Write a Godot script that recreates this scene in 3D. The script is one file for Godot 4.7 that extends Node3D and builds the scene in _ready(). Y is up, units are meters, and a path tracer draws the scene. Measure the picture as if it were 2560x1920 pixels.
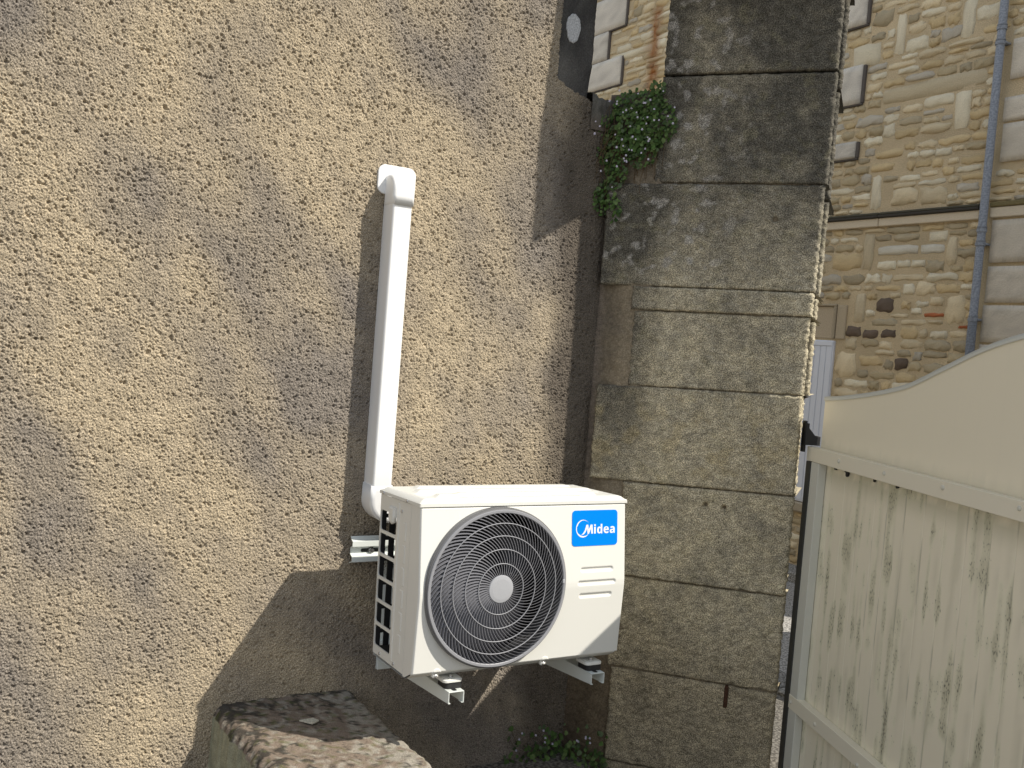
extends Node3D
# A wall corner with an outdoor air conditioner, an old ashlar pier, a sheet gate and a rubble house behind.

const EYE := 1.5
var S := Vector3()
var F_wall := Transform3D()    # x right along the rendered wall, y up, z out; origin at the inner corner on the ground
var F_stone := Transform3D()   # x from the corner along the ashlar pier
var F_gate := Transform3D()    # x from the latch towards the viewer, z to the left
var F_house := Transform3D()   # x along the house front
var F_ac := Transform3D()      # x right, y up, z out; origin at the front bottom left edge of the unit
var M := {}
var names := {}
var rng := RandomNumberGenerator.new()


# ------------------------------------------------------------------ helpers
class MB:
	var p := PackedVector3Array()
	var n := PackedVector3Array()
	var c := PackedColorArray()
	var k := PackedInt32Array()
	var col := Color.WHITE
	var xf := Transform3D()

	func v(a: Vector3, nn: Vector3, cc: Color) -> int:
		p.append(xf * a)
		n.append((xf.basis * nn).normalized())
		c.append(cc)
		return p.size() - 1

	func tri(a: Vector3, b: Vector3, d: Vector3) -> void:   # counter-clockwise from outside
		var nn := (b - a).cross(d - a)
		if nn.length_squared() < 1e-20:
			return
		nn = nn.normalized()
		var i := v(a, nn, col)
		v(b, nn, col)
		v(d, nn, col)
		k.append(i); k.append(i + 2); k.append(i + 1)

	func quad(a: Vector3, b: Vector3, d: Vector3, e: Vector3) -> void:
		var nn := (d - a).cross(e - b)
		if nn.length_squared() < 1e-20:
			return
		nn = nn.normalized()
		var i := v(a, nn, col)
		v(b, nn, col)
		v(d, nn, col)
		v(e, nn, col)
		k.append(i); k.append(i + 2); k.append(i + 1)
		k.append(i); k.append(i + 3); k.append(i + 2)

	# a smooth sheet: pts[j * nx + i]; its outside is where di x dj points
	func grid(nx: int, ny: int, pts: PackedVector3Array, cols := PackedColorArray(), keep := PackedByteArray()) -> void:
		var at := p.size()
		var hasc := cols.size() > 0
		for j in ny:
			var ja := maxi(j - 1, 0) * nx
			var jb := mini(j + 1, ny - 1) * nx
			var j0 := j * nx
			for i in nx:
				var nn := (pts[j0 + mini(i + 1, nx - 1)] - pts[j0 + maxi(i - 1, 0)]).cross(pts[jb + i] - pts[ja + i])
				p.append(xf * pts[j0 + i])
				n.append((xf.basis * nn).normalized() if nn.length_squared() > 1e-24 else xf.basis.z)
				c.append(cols[j0 + i] if hasc else col)
		var hask := keep.size() > 0
		for j in ny - 1:
			for i in nx - 1:
				if hask and keep[j * nx + i] == 0:
					continue
				var a := at + j * nx + i
				k.append(a); k.append(a + nx); k.append(a + nx + 1)
				k.append(a); k.append(a + nx + 1); k.append(a + 1)

	func box(lo: Vector3, hi: Vector3, ch := 0.0) -> void:
		if ch <= 0.0:
			var q := [Vector3(lo.x, lo.y, lo.z), Vector3(hi.x, lo.y, lo.z), Vector3(hi.x, hi.y, lo.z), Vector3(lo.x, hi.y, lo.z), Vector3(lo.x, lo.y, hi.z), Vector3(hi.x, lo.y, hi.z), Vector3(hi.x, hi.y, hi.z), Vector3(lo.x, hi.y, hi.z)]
			for f in [[4, 5, 6, 7], [1, 0, 3, 2], [5, 1, 2, 6], [0, 4, 7, 3], [7, 6, 2, 3], [0, 1, 5, 4]]:
				quad(q[f[0]], q[f[1]], q[f[2]], q[f[3]])
			return
		var ctr := (lo + hi) * 0.5
		var h := (hi - lo) * 0.5
		# corner(sx, sy, sz, axis): the point whose face is normal to axis
		var pt := func(s: Vector3, ax: int) -> Vector3:
			var r := Vector3(h.x - ch, h.y - ch, h.z - ch)
			r[ax] = h[ax]
			return ctr + Vector3(s.x * r.x, s.y * r.y, s.z * r.z)
		for ax in 3:
			var b := (ax + 1) % 3
			var d := (ax + 2) % 3
			for sg in [-1.0, 1.0]:
				var r := []
				for e in [[-1, -1], [1, -1], [1, 1], [-1, 1]]:
					var s := Vector3()
					s[ax] = sg
					s[b] = e[0]
					s[d] = e[1]
					r.append(pt.call(s, ax))
				if sg > 0: quad(r[0], r[1], r[2], r[3])
				else: quad(r[3], r[2], r[1], r[0])
			# edges along ax, between faces b and d
			for sb in [-1.0, 1.0]:
				for sd in [-1.0, 1.0]:
					var s0 := Vector3()
					var s1 := Vector3()
					s0[ax] = -1; s1[ax] = 1
					s0[b] = sb; s1[b] = sb
					s0[d] = sd; s1[d] = sd
					var a0: Vector3 = pt.call(s0, b)
					var a1: Vector3 = pt.call(s1, b)
					var d0: Vector3 = pt.call(s0, d)
					var d1: Vector3 = pt.call(s1, d)
					if sb * sd > 0: quad(a0, d0, d1, a1)
					else: quad(a1, d1, d0, a0)
		for sx in [-1.0, 1.0]:
			for sy in [-1.0, 1.0]:
				for sz in [-1.0, 1.0]:
					var s := Vector3(sx, sy, sz)
					var a: Vector3 = pt.call(s, 0)
					var b2: Vector3 = pt.call(s, 1)
					var d2: Vector3 = pt.call(s, 2)
					if sx * sy * sz > 0: tri(a, b2, d2)
					else: tri(a, d2, b2)

	func tube(path: PackedVector3Array, r: float, sides := 8, caps := true, r1 := -1.0) -> void:
		var at := p.size()
		var m := path.size()
		var up := Vector3.UP
		var t0 := (path[1] - path[0]).normalized()
		if absf(t0.dot(up)) > 0.9: up = Vector3.RIGHT
		var x := t0.cross(up).normalized()
		for i in m:
			var t := (path[mini(i + 1, m - 1)] - path[maxi(i - 1, 0)]).normalized()
			x = (x - t * x.dot(t)).normalized()
			var y := t.cross(x)
			var rr := r if r1 < 0 else lerpf(r, r1, float(i) / (m - 1))
			for s in sides:
				var a := TAU * s / sides
				var d := x * cos(a) + y * sin(a)
				v(path[i] + d * rr, d, col)
		for i in m - 1:
			for s in sides:
				var a := at + i * sides + s
				var b := at + i * sides + (s + 1) % sides
				k.append(a); k.append(b + sides); k.append(b)
				k.append(a); k.append(a + sides); k.append(b + sides)
		if caps:
			for e in [0, m - 1]:
				var ctr := path[e]
				for s in sides:
					var a0 := p[at + e * sides + s]
					var a1 := p[at + e * sides + (s + 1) % sides]
					var inv := xf.affine_inverse()
					if e == 0: tri(ctr, inv * a1, inv * a0)
					else: tri(ctr, inv * a0, inv * a1)

	# profile (radius, z) turned about the z axis at ctr; going along the profile with the axis on the left, outside on the right
	func lathe(ctr: Vector3, prof: PackedVector2Array, seg := 48, smooth := false) -> void:
		for q in prof.size() - 1:
			var a := prof[q]
			var b := prof[q + 1]
			var nr := Vector2(b.y - a.y, -(b.x - a.x)).normalized()
			var at := p.size()
			for s in seg + 1:
				var w := TAU * s / seg
				var d := Vector3(cos(w), sin(w), 0)
				var nn := d * nr.x + Vector3(0, 0, nr.y)
				v(ctr + d * a.x + Vector3(0, 0, a.y), nn, col)
				v(ctr + d * b.x + Vector3(0, 0, b.y), nn, col)
			for s in seg:
				var e := at + s * 2
				k.append(e); k.append(e + 1); k.append(e + 3)
				k.append(e); k.append(e + 3); k.append(e + 2)

	# flat polygon (counter-clockwise) pushed from z0 to z1, front at z1, with a chamfer ch at the front
	func slab(poly: PackedVector2Array, z0: float, z1: float, ch := 0.0) -> void:
		if Geometry2D.is_polygon_clockwise(poly):
			poly = poly.duplicate()
			poly.reverse()
		var inner := poly
		if ch > 0.0:
			inner = PackedVector2Array()
			var m0 := poly.size()
			for i in m0:
				var a := (poly[i] - poly[(i + m0 - 1) % m0]).normalized()
				var b := (poly[(i + 1) % m0] - poly[i]).normalized()
				var na := Vector2(-a.y, a.x)
				var nb := Vector2(-b.y, b.x)
				var mm := (na + nb).normalized()
				inner.append(poly[i] + mm * ch / maxf(0.35, mm.dot(na)))
		var m := poly.size()
		for i in m:
			var a := poly[i]
			var b := poly[(i + 1) % m]
			quad(Vector3(a.x, a.y, z0), Vector3(b.x, b.y, z0), Vector3(b.x, b.y, z1 - ch), Vector3(a.x, a.y, z1 - ch))
			if ch > 0.0:
				var ia := inner[i]
				var ib := inner[(i + 1) % m]
				quad(Vector3(a.x, a.y, z1 - ch), Vector3(b.x, b.y, z1 - ch), Vector3(ib.x, ib.y, z1), Vector3(ia.x, ia.y, z1))
		var tr := Geometry2D.triangulate_polygon(inner)
		for i in range(0, tr.size(), 3):
			var a := inner[tr[i]]
			var b := inner[tr[i + 1]]
			var d := inner[tr[i + 2]]
			if (b - a).cross(d - a) < 0:
				var t := b
				b = d
				d = t
			tri(Vector3(a.x, a.y, z1), Vector3(b.x, b.y, z1), Vector3(d.x, d.y, z1))
			tri(Vector3(a.x, a.y, z0), Vector3(d.x, d.y, z0), Vector3(b.x, b.y, z0))

	func mesh() -> ArrayMesh:
		var a := []
		a.resize(Mesh.ARRAY_MAX)
		a[Mesh.ARRAY_VERTEX] = p
		a[Mesh.ARRAY_NORMAL] = n
		a[Mesh.ARRAY_COLOR] = c
		a[Mesh.ARRAY_INDEX] = k
		var m := ArrayMesh.new()
		m.add_surface_from_arrays(Mesh.PRIMITIVE_TRIANGLES, a)
		return m


func numbered(called: String) -> String:
	names[called] = names.get(called, -1) + 1
	return called if names[called] == 0 else "%s_%03d" % [called, names[called]]

func thing(called: String, label: String, category: String, xf := Transform3D(), group := "") -> Node3D:
	var o := Node3D.new()
	o.name = numbered(called)
	o.transform = xf
	add_child(o)
	o.set_meta("label", label)
	o.set_meta("category", category)
	if group: o.set_meta("group", group)
	return o

func obj(called: String, mb: MB, mat: Material, parent: Node3D = self, label := "", kind := "") -> MeshInstance3D:
	var o := MeshInstance3D.new()
	var cnt := {}
	if parent == self:
		o.name = numbered(called)
	else:
		cnt = parent.get_meta("_n") if parent.has_meta("_n") else {}
		cnt[called] = cnt.get(called, -1) + 1
		o.name = called if cnt[called] == 0 else "%s_%03d" % [called, cnt[called]]
		parent.set_meta("_n", cnt)
	o.mesh = mb.mesh()
	o.material_override = mat
	parent.add_child(o, true)
	if label: o.set_meta("label", label)
	if kind: o.set_meta("kind", kind)
	return o

func struct(called: String, mb: MB, mat: Material, xf := Transform3D()) -> MeshInstance3D:
	var o := obj(called, mb, mat)
	o.transform = xf
	o.set_meta("kind", "structure")
	return o

func noise(sd: int, freq: float, oct := 3, type := FastNoiseLite.TYPE_SIMPLEX_SMOOTH) -> FastNoiseLite:
	var f := FastNoiseLite.new()
	f.seed = sd
	f.frequency = freq
	f.noise_type = type
	f.fractal_type = FastNoiseLite.FRACTAL_FBM if oct > 1 else FastNoiseLite.FRACTAL_NONE
	f.fractal_octaves = oct
	return f

func cells(sd: int, freq: float, ret := FastNoiseLite.RETURN_DISTANCE) -> FastNoiseLite:
	var f := noise(sd, freq, 1, FastNoiseLite.TYPE_CELLULAR)
	f.cellular_return_type = ret
	f.cellular_jitter = 1.0
	return f

func warped(f: FastNoiseLite) -> FastNoiseLite:
	f.domain_warp_enabled = true
	f.domain_warp_type = FastNoiseLite.DOMAIN_WARP_SIMPLEX
	f.domain_warp_amplitude = 5.0
	f.domain_warp_frequency = 0.16
	f.domain_warp_fractal_type = FastNoiseLite.DOMAIN_WARP_FRACTAL_NONE
	return f

func lin(r: float, g: float, b: float) -> Color:
	return Color(r, g, b)

func paint(r: float, g: float, b: float, rough := 0.5, metal := 0.0) -> StandardMaterial3D:   # linear base colour
	var m := StandardMaterial3D.new()
	m.albedo_color = Color(r, g, b).linear_to_srgb()
	m.roughness = rough
	m.metallic = metal
	return m

func mineral(rough := 0.95, bump: Texture2D = null, cm := 0.2, size := 0.5, tint: Texture2D = null) -> StandardMaterial3D:
	var m := StandardMaterial3D.new()
	m.vertex_color_use_as_albedo = true
	m.roughness = rough
	m.metallic_specular = 0.25
	m.uv1_triplanar = true
	m.uv1_scale = Vector3.ONE / size
	if bump:
		m.heightmap_enabled = true
		m.heightmap_texture = bump
		m.heightmap_scale = cm
	if tint:
		m.albedo_texture = tint
	return m

func grain(sd: int, px: int, freq: float, oct: int, pits := 0.0, pitf := 0.05) -> ImageTexture:   # a seamless height map
	var a := noise(sd, freq, oct).get_seamless_image(px, px)
	a.convert(Image.FORMAT_L8)
	if pits > 0.0:
		var b := cells(sd + 7, pitf).get_seamless_image(px, px)
		b.convert(Image.FORMAT_L8)
		var da := a.get_data()
		var db := b.get_data()
		for i in da.size():
			var d := maxf(0.0, 1.0 - db[i] / 90.0)
			da[i] = clampi(int(da[i] * 0.75 + 50 - d * pits * 120.0), 0, 255)
		a = Image.create_from_data(px, px, false, Image.FORMAT_L8, da)
	return ImageTexture.create_from_image(a)

func speckle(sd: int, px: int, freq: float, lo: float, hi: float) -> ImageTexture:   # grey grain to multiply a colour with
	var a := noise(sd, freq, 3).get_seamless_image(px, px)
	a.convert(Image.FORMAT_L8)
	var da := a.get_data()
	for i in da.size():
		da[i] = int(255.0 * lerpf(lo, hi, smoothstep(0.2, 0.8, da[i] / 255.0)))
	return ImageTexture.create_from_image(Image.create_from_data(px, px, false, Image.FORMAT_L8, da))

func grime() -> ImageTexture:   # specks of mould strung out in vertical runs
	var px := 1024
	var run := noise(71, 0.022, 2).get_seamless_image(px, 64)
	run.convert(Image.FORMAT_L8)
	run.resize(px, px, Image.INTERPOLATE_BILINEAR)
	var sp := noise(72, 0.16, 2).get_seamless_image(px, px / 2)
	sp.convert(Image.FORMAT_L8)
	sp.resize(px, px, Image.INTERPOLATE_BILINEAR)
	var fog := noise(73, 0.006, 3).get_seamless_image(px, px)
	fog.convert(Image.FORMAT_L8)
	var a := run.get_data()
	var b := sp.get_data()
	var d := fog.get_data()
	var o := PackedByteArray()
	o.resize(px * px * 3)
	for i in px * px:
		var k := a[i] / 255.0
		var q := b[i] / 255.0
		var z := d[i] / 255.0
		var dark := smoothstep(0.84, 1.0, q + 0.42 * (k - 0.5) + 0.40 * (z - 0.5)) * 0.42
		var film := smoothstep(0.55, 0.95, k + 0.6 * (z - 0.5)) * 0.14 * (0.5 + q)
		var v := (1.0 - dark) * (1.0 - film)
		o[i * 3] = int(255 * v)
		o[i * 3 + 1] = int(255 * minf(1.0, v * 1.01))
		o[i * 3 + 2] = int(255 * v * (1.0 - 0.12 * film))
	return ImageTexture.create_from_image(Image.create_from_data(px, px, false, Image.FORMAT_RGB8, o))

func rrect(x0: float, y0: float, x1: float, y1: float, r: float, seg := 5) -> PackedVector2Array:
	var o := PackedVector2Array()
	for q in [[x1 - r, y0 + r, -PI / 2], [x1 - r, y1 - r, 0.0], [x0 + r, y1 - r, PI / 2], [x0 + r, y0 + r, PI]]:
		for i in seg + 1:
			var a: float = q[2] + PI / 2 * i / seg
			o.append(Vector2(q[0] + cos(a) * r, q[1] + sin(a) * r))
	return o

# a loaf: the closed outline (counter-clockwise in its plane) pushed from a to b along ax, its rims rounded by r
func loaf(mb: MB, poly: PackedVector2Array, ax: Vector3, ex: Vector3, ey: Vector3, a: float, b: float, ra: float, rb: float) -> void:
	var secs := []
	for i in 5:
		var t := PI / 2 * i / 4
		if ra > 0 or i == 4: secs.append([a + ra * (1 - sin(t)), ra * (1 - cos(t))] if ra > 0 else [a, 0.0])
	secs.reverse()
	if ra > 0:
		secs = []
		for i in 5:
			var t := PI / 2 * i / 4
			secs.append([a + ra * (1 - cos(t)), ra * (1 - sin(t))])
	if rb > 0:
		for i in 5:
			var t := PI / 2 * i / 4
			secs.append([b - rb * (1 - sin(t)), rb * (1 - cos(t))])
	else:
		secs.append([b, 0.0])
	var m := poly.size()
	var nr := PackedVector2Array()
	for i in m:
		var d0 := (poly[i] - poly[(i + m - 1) % m]).normalized()
		var d1 := (poly[(i + 1) % m] - poly[i]).normalized()
		var nn := (Vector2(d0.y, -d0.x) + Vector2(d1.y, -d1.x)).normalized()
		nr.append(nn / maxf(0.5, nn.dot(Vector2(d0.y, -d0.x))))
	var pts := PackedVector3Array()
	for s in secs:
		for i in m + 1:
			var q: Vector2 = poly[i % m] - nr[i % m] * s[1]
			pts.append(ex * q.x + ey * q.y + ax * s[0])
	mb.grid(m + 1, secs.size(), pts)
	for e in [0, secs.size() - 1]:
		var ctr := Vector3()
		for i in m: ctr += pts[e * (m + 1) + i] / m
		var tr := PackedVector2Array()
		for i in m: tr.append(poly[i] - nr[i] * secs[e][1])
		var ti := Geometry2D.triangulate_polygon(tr)
		for i in range(0, ti.size(), 3):
			var p0 := pts[e * (m + 1) + ti[i]]
			var p1 := pts[e * (m + 1) + ti[i + 1]]
			var p2 := pts[e * (m + 1) + ti[i + 2]]
			var want := ax if e > 0 else -ax
			if (p1 - p0).cross(p2 - p0).dot(want) > 0: mb.tri(p0, p1, p2)
			else: mb.tri(p0, p2, p1)


# ------------------------------------------------------------------ scene
func _ready() -> void:
	rng.seed = 11
	frames()
	stage()
	materials()
	ground()
	house()
	drainpipe()
	canopy()
	rendered_wall()
	pier()
	ledge()
	gate()
	bracket()
	air_conditioner()
	trunking()
	plants()


func frames() -> void:
	var rt := Vector3(0.8687, 0, -0.4953).normalized()
	var nw := Vector3(0.4953, 0, 0.8687).normalized()
	var corner := Vector3(0.3042, 0, -3.5601)
	F_wall = Transform3D(Basis(rt, Vector3.UP, nw), corner)
	F_stone = Transform3D(Basis(Vector3(0.9314, 0, 0.3641), Vector3.UP, Vector3(-0.3641, 0, 0.9314)), corner)
	F_gate = Transform3D(Basis(Vector3(0.1607, 0, 0.987), Vector3.UP, Vector3(-0.987, 0, 0.1607)), Vector3(1.0795, 0, -3.2678))
	F_house = Transform3D(Basis(Vector3(0.5314, 0, 0.8471), Vector3.UP, Vector3(-0.8471, 0, 0.5314)), Vector3(2.1944, 0, -6.9177))
	F_ac = Transform3D(Basis(Vector3.UP, deg_to_rad(29.69)) * Basis(Vector3.BACK, deg_to_rad(0.12)) * Basis(Vector3.RIGHT, deg_to_rad(-2.35)), Vector3(-0.2192, 0.5194, -2.6335))
	S = (rt * 0.89 + Vector3.UP * 1.38 + nw).normalized()


func stage() -> void:
	var cam := Camera3D.new()
	cam.name = "camera"
	cam.fov = 44.441
	cam.near = 0.05
	cam.far = 200.0
	# pitch 2.483 degrees down, rolled so that plumb lines lean to the right
	cam.transform = Transform3D(Basis(Vector3.RIGHT, -0.0433380) * Basis(Vector3.BACK, 0.0790914), Vector3(0, EYE, 0))
	add_child(cam)
	var sky := ProceduralSkyMaterial.new()
	sky.sky_top_color = Color(0.65, 0.69, 0.745)
	sky.sky_horizon_color = Color(0.90, 0.885, 0.85)
	sky.sky_curve = 0.16
	sky.ground_bottom_color = Color(0.36, 0.33, 0.29)
	sky.ground_horizon_color = Color(0.62, 0.60, 0.56)
	sky.sky_energy_multiplier = 1.0
	var env := Environment.new()
	env.background_mode = Environment.BG_SKY
	env.sky = Sky.new()
	env.sky.sky_material = sky
	env.background_energy_multiplier = 1.24
	env.tonemap_mode = Environment.TONE_MAPPER_LINEAR
	env.tonemap_exposure = 1.12
	env.sdfgi_enabled = true
	env.ssao_enabled = true
	env.ssil_enabled = true
	var we := WorldEnvironment.new()
	we.name = "world_environment"
	we.environment = env
	add_child(we)
	var sun := DirectionalLight3D.new()
	sun.name = "sun"
	sun.light_energy = 1.46
	sun.light_color = Color(1.0, 0.97, 0.915)
	sun.light_angular_distance = 0.5
	sun.shadow_enabled = true
	sun.transform = Transform3D(Basis.looking_at(-S, Vector3.UP), Vector3(6, 8, 2))
	add_child(sun)


func materials() -> void:
	var fine := grain(3, 1024, 0.045, 4, 0.5, 0.03)
	var rock := grain(5, 512, 0.03, 5, 0.9, 0.05)
	var spk := speckle(9, 512, 0.12, 0.82, 1.0)
	M.render = mineral(0.97, fine, 0.14, 0.42, speckle(9, 1024, 0.085, 0.58, 1.0))
	M.ashlar = mineral(0.95, rock, 0.22, 0.45, speckle(13, 1024, 0.075, 0.55, 1.0))
	M.rubble = mineral(0.95, rock, 0.22, 0.34, spk)
	M.mortar = mineral(0.97, fine, 0.12, 0.5, spk)
	M.ground = mineral(0.95, grain(8, 1024, 0.05, 4, 0.8, 0.04), 0.3, 0.9, speckle(17, 512, 0.1, 0.6, 1.0))
	M.white = paint(0.77, 0.77, 0.735, 0.38)        # the enamel of the unit
	M.pvc = paint(0.88, 0.885, 0.89, 0.32)
	M.galv = paint(0.74, 0.78, 0.76, 0.42)
	M.grille = paint(0.29, 0.295, 0.32, 0.45)
	M.vane = paint(0.20, 0.202, 0.225, 0.42)
	M.rim = paint(0.13, 0.13, 0.135, 0.45)
	M.hub = paint(0.40, 0.41, 0.44, 0.5)
	M.fan = paint(0.018, 0.018, 0.024, 0.4)
	M.dark = paint(0.012, 0.012, 0.013, 0.7)
	M.rubber = paint(0.02, 0.02, 0.021, 0.7)
	M.steel = paint(0.6, 0.6, 0.6, 0.25, 0.9)
	M.blue = paint(0.0, 0.235, 0.90, 0.4)
	M.blue.metallic_specular = 0.2
	M.ink = paint(0.85, 0.87, 0.9, 0.4)
	M.zinc = mineral(0.55, null, 0, 0.4, speckle(21, 512, 0.05, 0.8, 1.0))
	M.gate = mineral(0.42, null, 0, 0.8, null)
	M.gate.metallic_specular = 0.5
	M.gate_low = mineral(0.42, null, 0, 1.2, grime())
	M.gate_low.metallic_specular = 0.5
	M.trim = paint(0.62, 0.62, 0.56, 0.45)
	M.seal = paint(0.035, 0.037, 0.035, 0.6)
	M.shutter = paint(0.70, 0.73, 0.80, 0.5)
	M.cloth = mineral(0.9, null, 0, 0.3, null)
	M.leaf = mineral(0.55, null, 0, 0.3, null)
	M.leaf.backlight_enabled = true
	M.leaf.backlight = Color(0.25, 0.3, 0.12)
	M.moss = mineral(0.95, rock, 0.22, 0.25, spk)


func ground() -> void:
	var mb := MB.new()
	var nx := 41
	var pts := PackedVector3Array()
	var cols := PackedColorArray()
	var f := noise(31, 0.7, 3)
	for j in nx:
		for i in nx:
			var x := -60.0 + 120.0 * i / (nx - 1)
			var z := 60.0 - 120.0 * j / (nx - 1)
			pts.append(Vector3(x, -0.05, z))
			var q := 0.25 + 0.05 * f.get_noise_2d(x, z)
			cols.append(lin(q, q * 0.93, q * 0.82))
	mb.grid(nx, nx, pts, cols)
	struct("ground", mb, M.ground)
	# the lane runs along the house
	var road := MB.new()
	road.col = lin(0.55, 0.53, 0.50)
	road.box(Vector3(-20, -0.3, 0.23), Vector3(14, -0.042, 1.83))
	struct("road", road, M.ground, F_house)
	var walk := MB.new()
	walk.col = lin(0.44, 0.43, 0.40)
	walk.box(Vector3(-20, -0.3, 0.0), Vector3(14, 0.03, 0.225), 0.01)
	struct("pavement", walk, M.ground, F_house)
	var kerb := Node3D.new()
	kerb.name = "kerb"
	kerb.transform = F_house
	kerb.set_meta("kind", "structure")
	add_child(kerb)
	for i in 16:
		var st := MB.new()
		var q := 0.34 + rng.randf() * 0.08
		st.col = lin(q, q * 0.97, q * 0.9)
		var b := -1.6 + i * 0.33
		st.box(Vector3(b, -0.2, 1.835), Vector3(b + 0.322, -0.03 + rng.randf() * 0.006, 2.06), 0.006)
		obj("flagstone", st, M.ground, kerb)


# ---- the house across the lane
func tone(t: String) -> Color:
	var q := rng.randf_range(1.05, 1.34)
	match t:
		"p": return lin(0.74, 0.66, 0.49) * q
		"c": return lin(0.68, 0.565, 0.375) * q
		"l": return lin(0.63, 0.53, 0.36) * q
		"y": return lin(0.61, 0.475, 0.275) * q
		"o": return lin(0.44, 0.37, 0.25) * q
		"g": return lin(0.50, 0.45, 0.36) * q
		"w": return lin(0.74, 0.69, 0.57) * q
		"d": return lin(0.17, 0.13, 0.10) * q
		"r": return lin(0.46, 0.16, 0.075) * q
	return lin(0.5, 0.41, 0.26) * q

var rust_n := noise(77, 6.0, 3)
func rusted(c: Color, b: float, v: float) -> Color:   # the long iron stain below a vanished hook
	if b > -2.5 and b < -1.8 and v < 4.75:
		var wob := rust_n.get_noise_2d(b * 2.0, v * 2.0)
		var w := exp(-pow((b + 2.135 + wob * 0.03) / 0.06, 2.0)) * smoothstep(4.74, 4.60, v) * (0.75 + 0.5 * rust_n.get_noise_2d(b * 5.0, v * 1.2))
		c = c.lerp(lin(0.36, 0.12, 0.025), clampf(w, 0, 0.92))
	return c

func rubble_stone(mb: MB, r: Array, c: Color, dress := 0.0) -> void:
	# r: left, bottom, right, top in the house's front
	var nx := 5
	var ny := 4
	var wd: float = r[2] - r[0]
	var ht: float = r[3] - r[1]
	var proud := rng.randf_range(0.004, 0.016)
	var slant := rng.randf_range(-0.04, 0.04) * (1.0 - dress)
	var pts := PackedVector3Array()
	var cols := PackedColorArray()
	var jit := (1.0 - dress * 0.75) * minf(0.016, ht * 0.16)
	for j in ny + 2:
		for i in nx + 2:
			var u := clampf((i - 1.0) / (nx - 1.0), 0, 1)
			var w := clampf((j - 1.0) / (ny - 1.0), 0, 1)
			var edge := i == 0 or j == 0 or i == nx + 1 or j == ny + 1
			var rim := i <= 1 or j <= 1 or i >= nx or j >= ny
			var b: float = r[0] + wd * u
			var v: float = r[1] + ht * w + slant * (u - 0.5) * ht
			# round the corners of a natural stone
			if (u == 0 or u == 1) and (w == 0 or w == 1):
				b += (0.5 - u) * wd * 0.10 * (1.0 - dress)
				v += (0.5 - w) * ht * 0.18 * (1.0 - dress)
			seed(int(r[0] * 9173.0) + int(r[1] * 7717.0) + int(u * 97) + int(w * 31) * 131)
			b += randf_range(-jit, jit)
			v += randf_range(-jit, jit)
			var z := proud * (0.25 if rim else randf_range(0.7, 1.35))
			if edge: z = -0.03
			pts.append(Vector3(b, v, z))
			cols.append(rusted(c * (1.0 + randf_range(-0.07, 0.07)), b, v))
	mb.grid(nx + 2, ny + 2, pts, cols)

func dressed_stone(mb: MB, b0: float, v0: float, b1: float, v1: float, z1: float, c: Color, dirt := 0.5) -> void:
	var nx := 11
	var ny := 7
	var pts := PackedVector3Array()
	var cols := PackedColorArray()
	var ph := rng.randf() * 40.0
	for j in ny + 2:
		for i in nx + 2:
			var u := clampf((i - 1.0) / (nx - 1.0), 0, 1)
			var w := clampf((j - 1.0) / (ny - 1.0), 0, 1)
			var edge := i == 0 or j == 0 or i == nx + 1 or j == ny + 1
			var b := lerpf(b0, b1, u)
			var v := lerpf(v0, v1, w)
			var q := rust_n.get_noise_2d(b * 3.0 + ph, v * 3.0)
			var z := z1 + 0.0035 * rust_n.get_noise_2d(b * 6.0 + ph, v * 6.0)
			if i <= 1 or j <= 1 or i >= nx or j >= ny: z -= 0.004
			pts.append(Vector3(b, v, -0.02 if edge else z))
			var k := clampf(0.25 + q * 1.1, 0, 1) * dirt
			cols.append(c.lerp(lin(0.24, 0.22, 0.195), k * 0.8))
	mb.grid(nx + 2, ny + 2, pts, cols)

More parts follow.
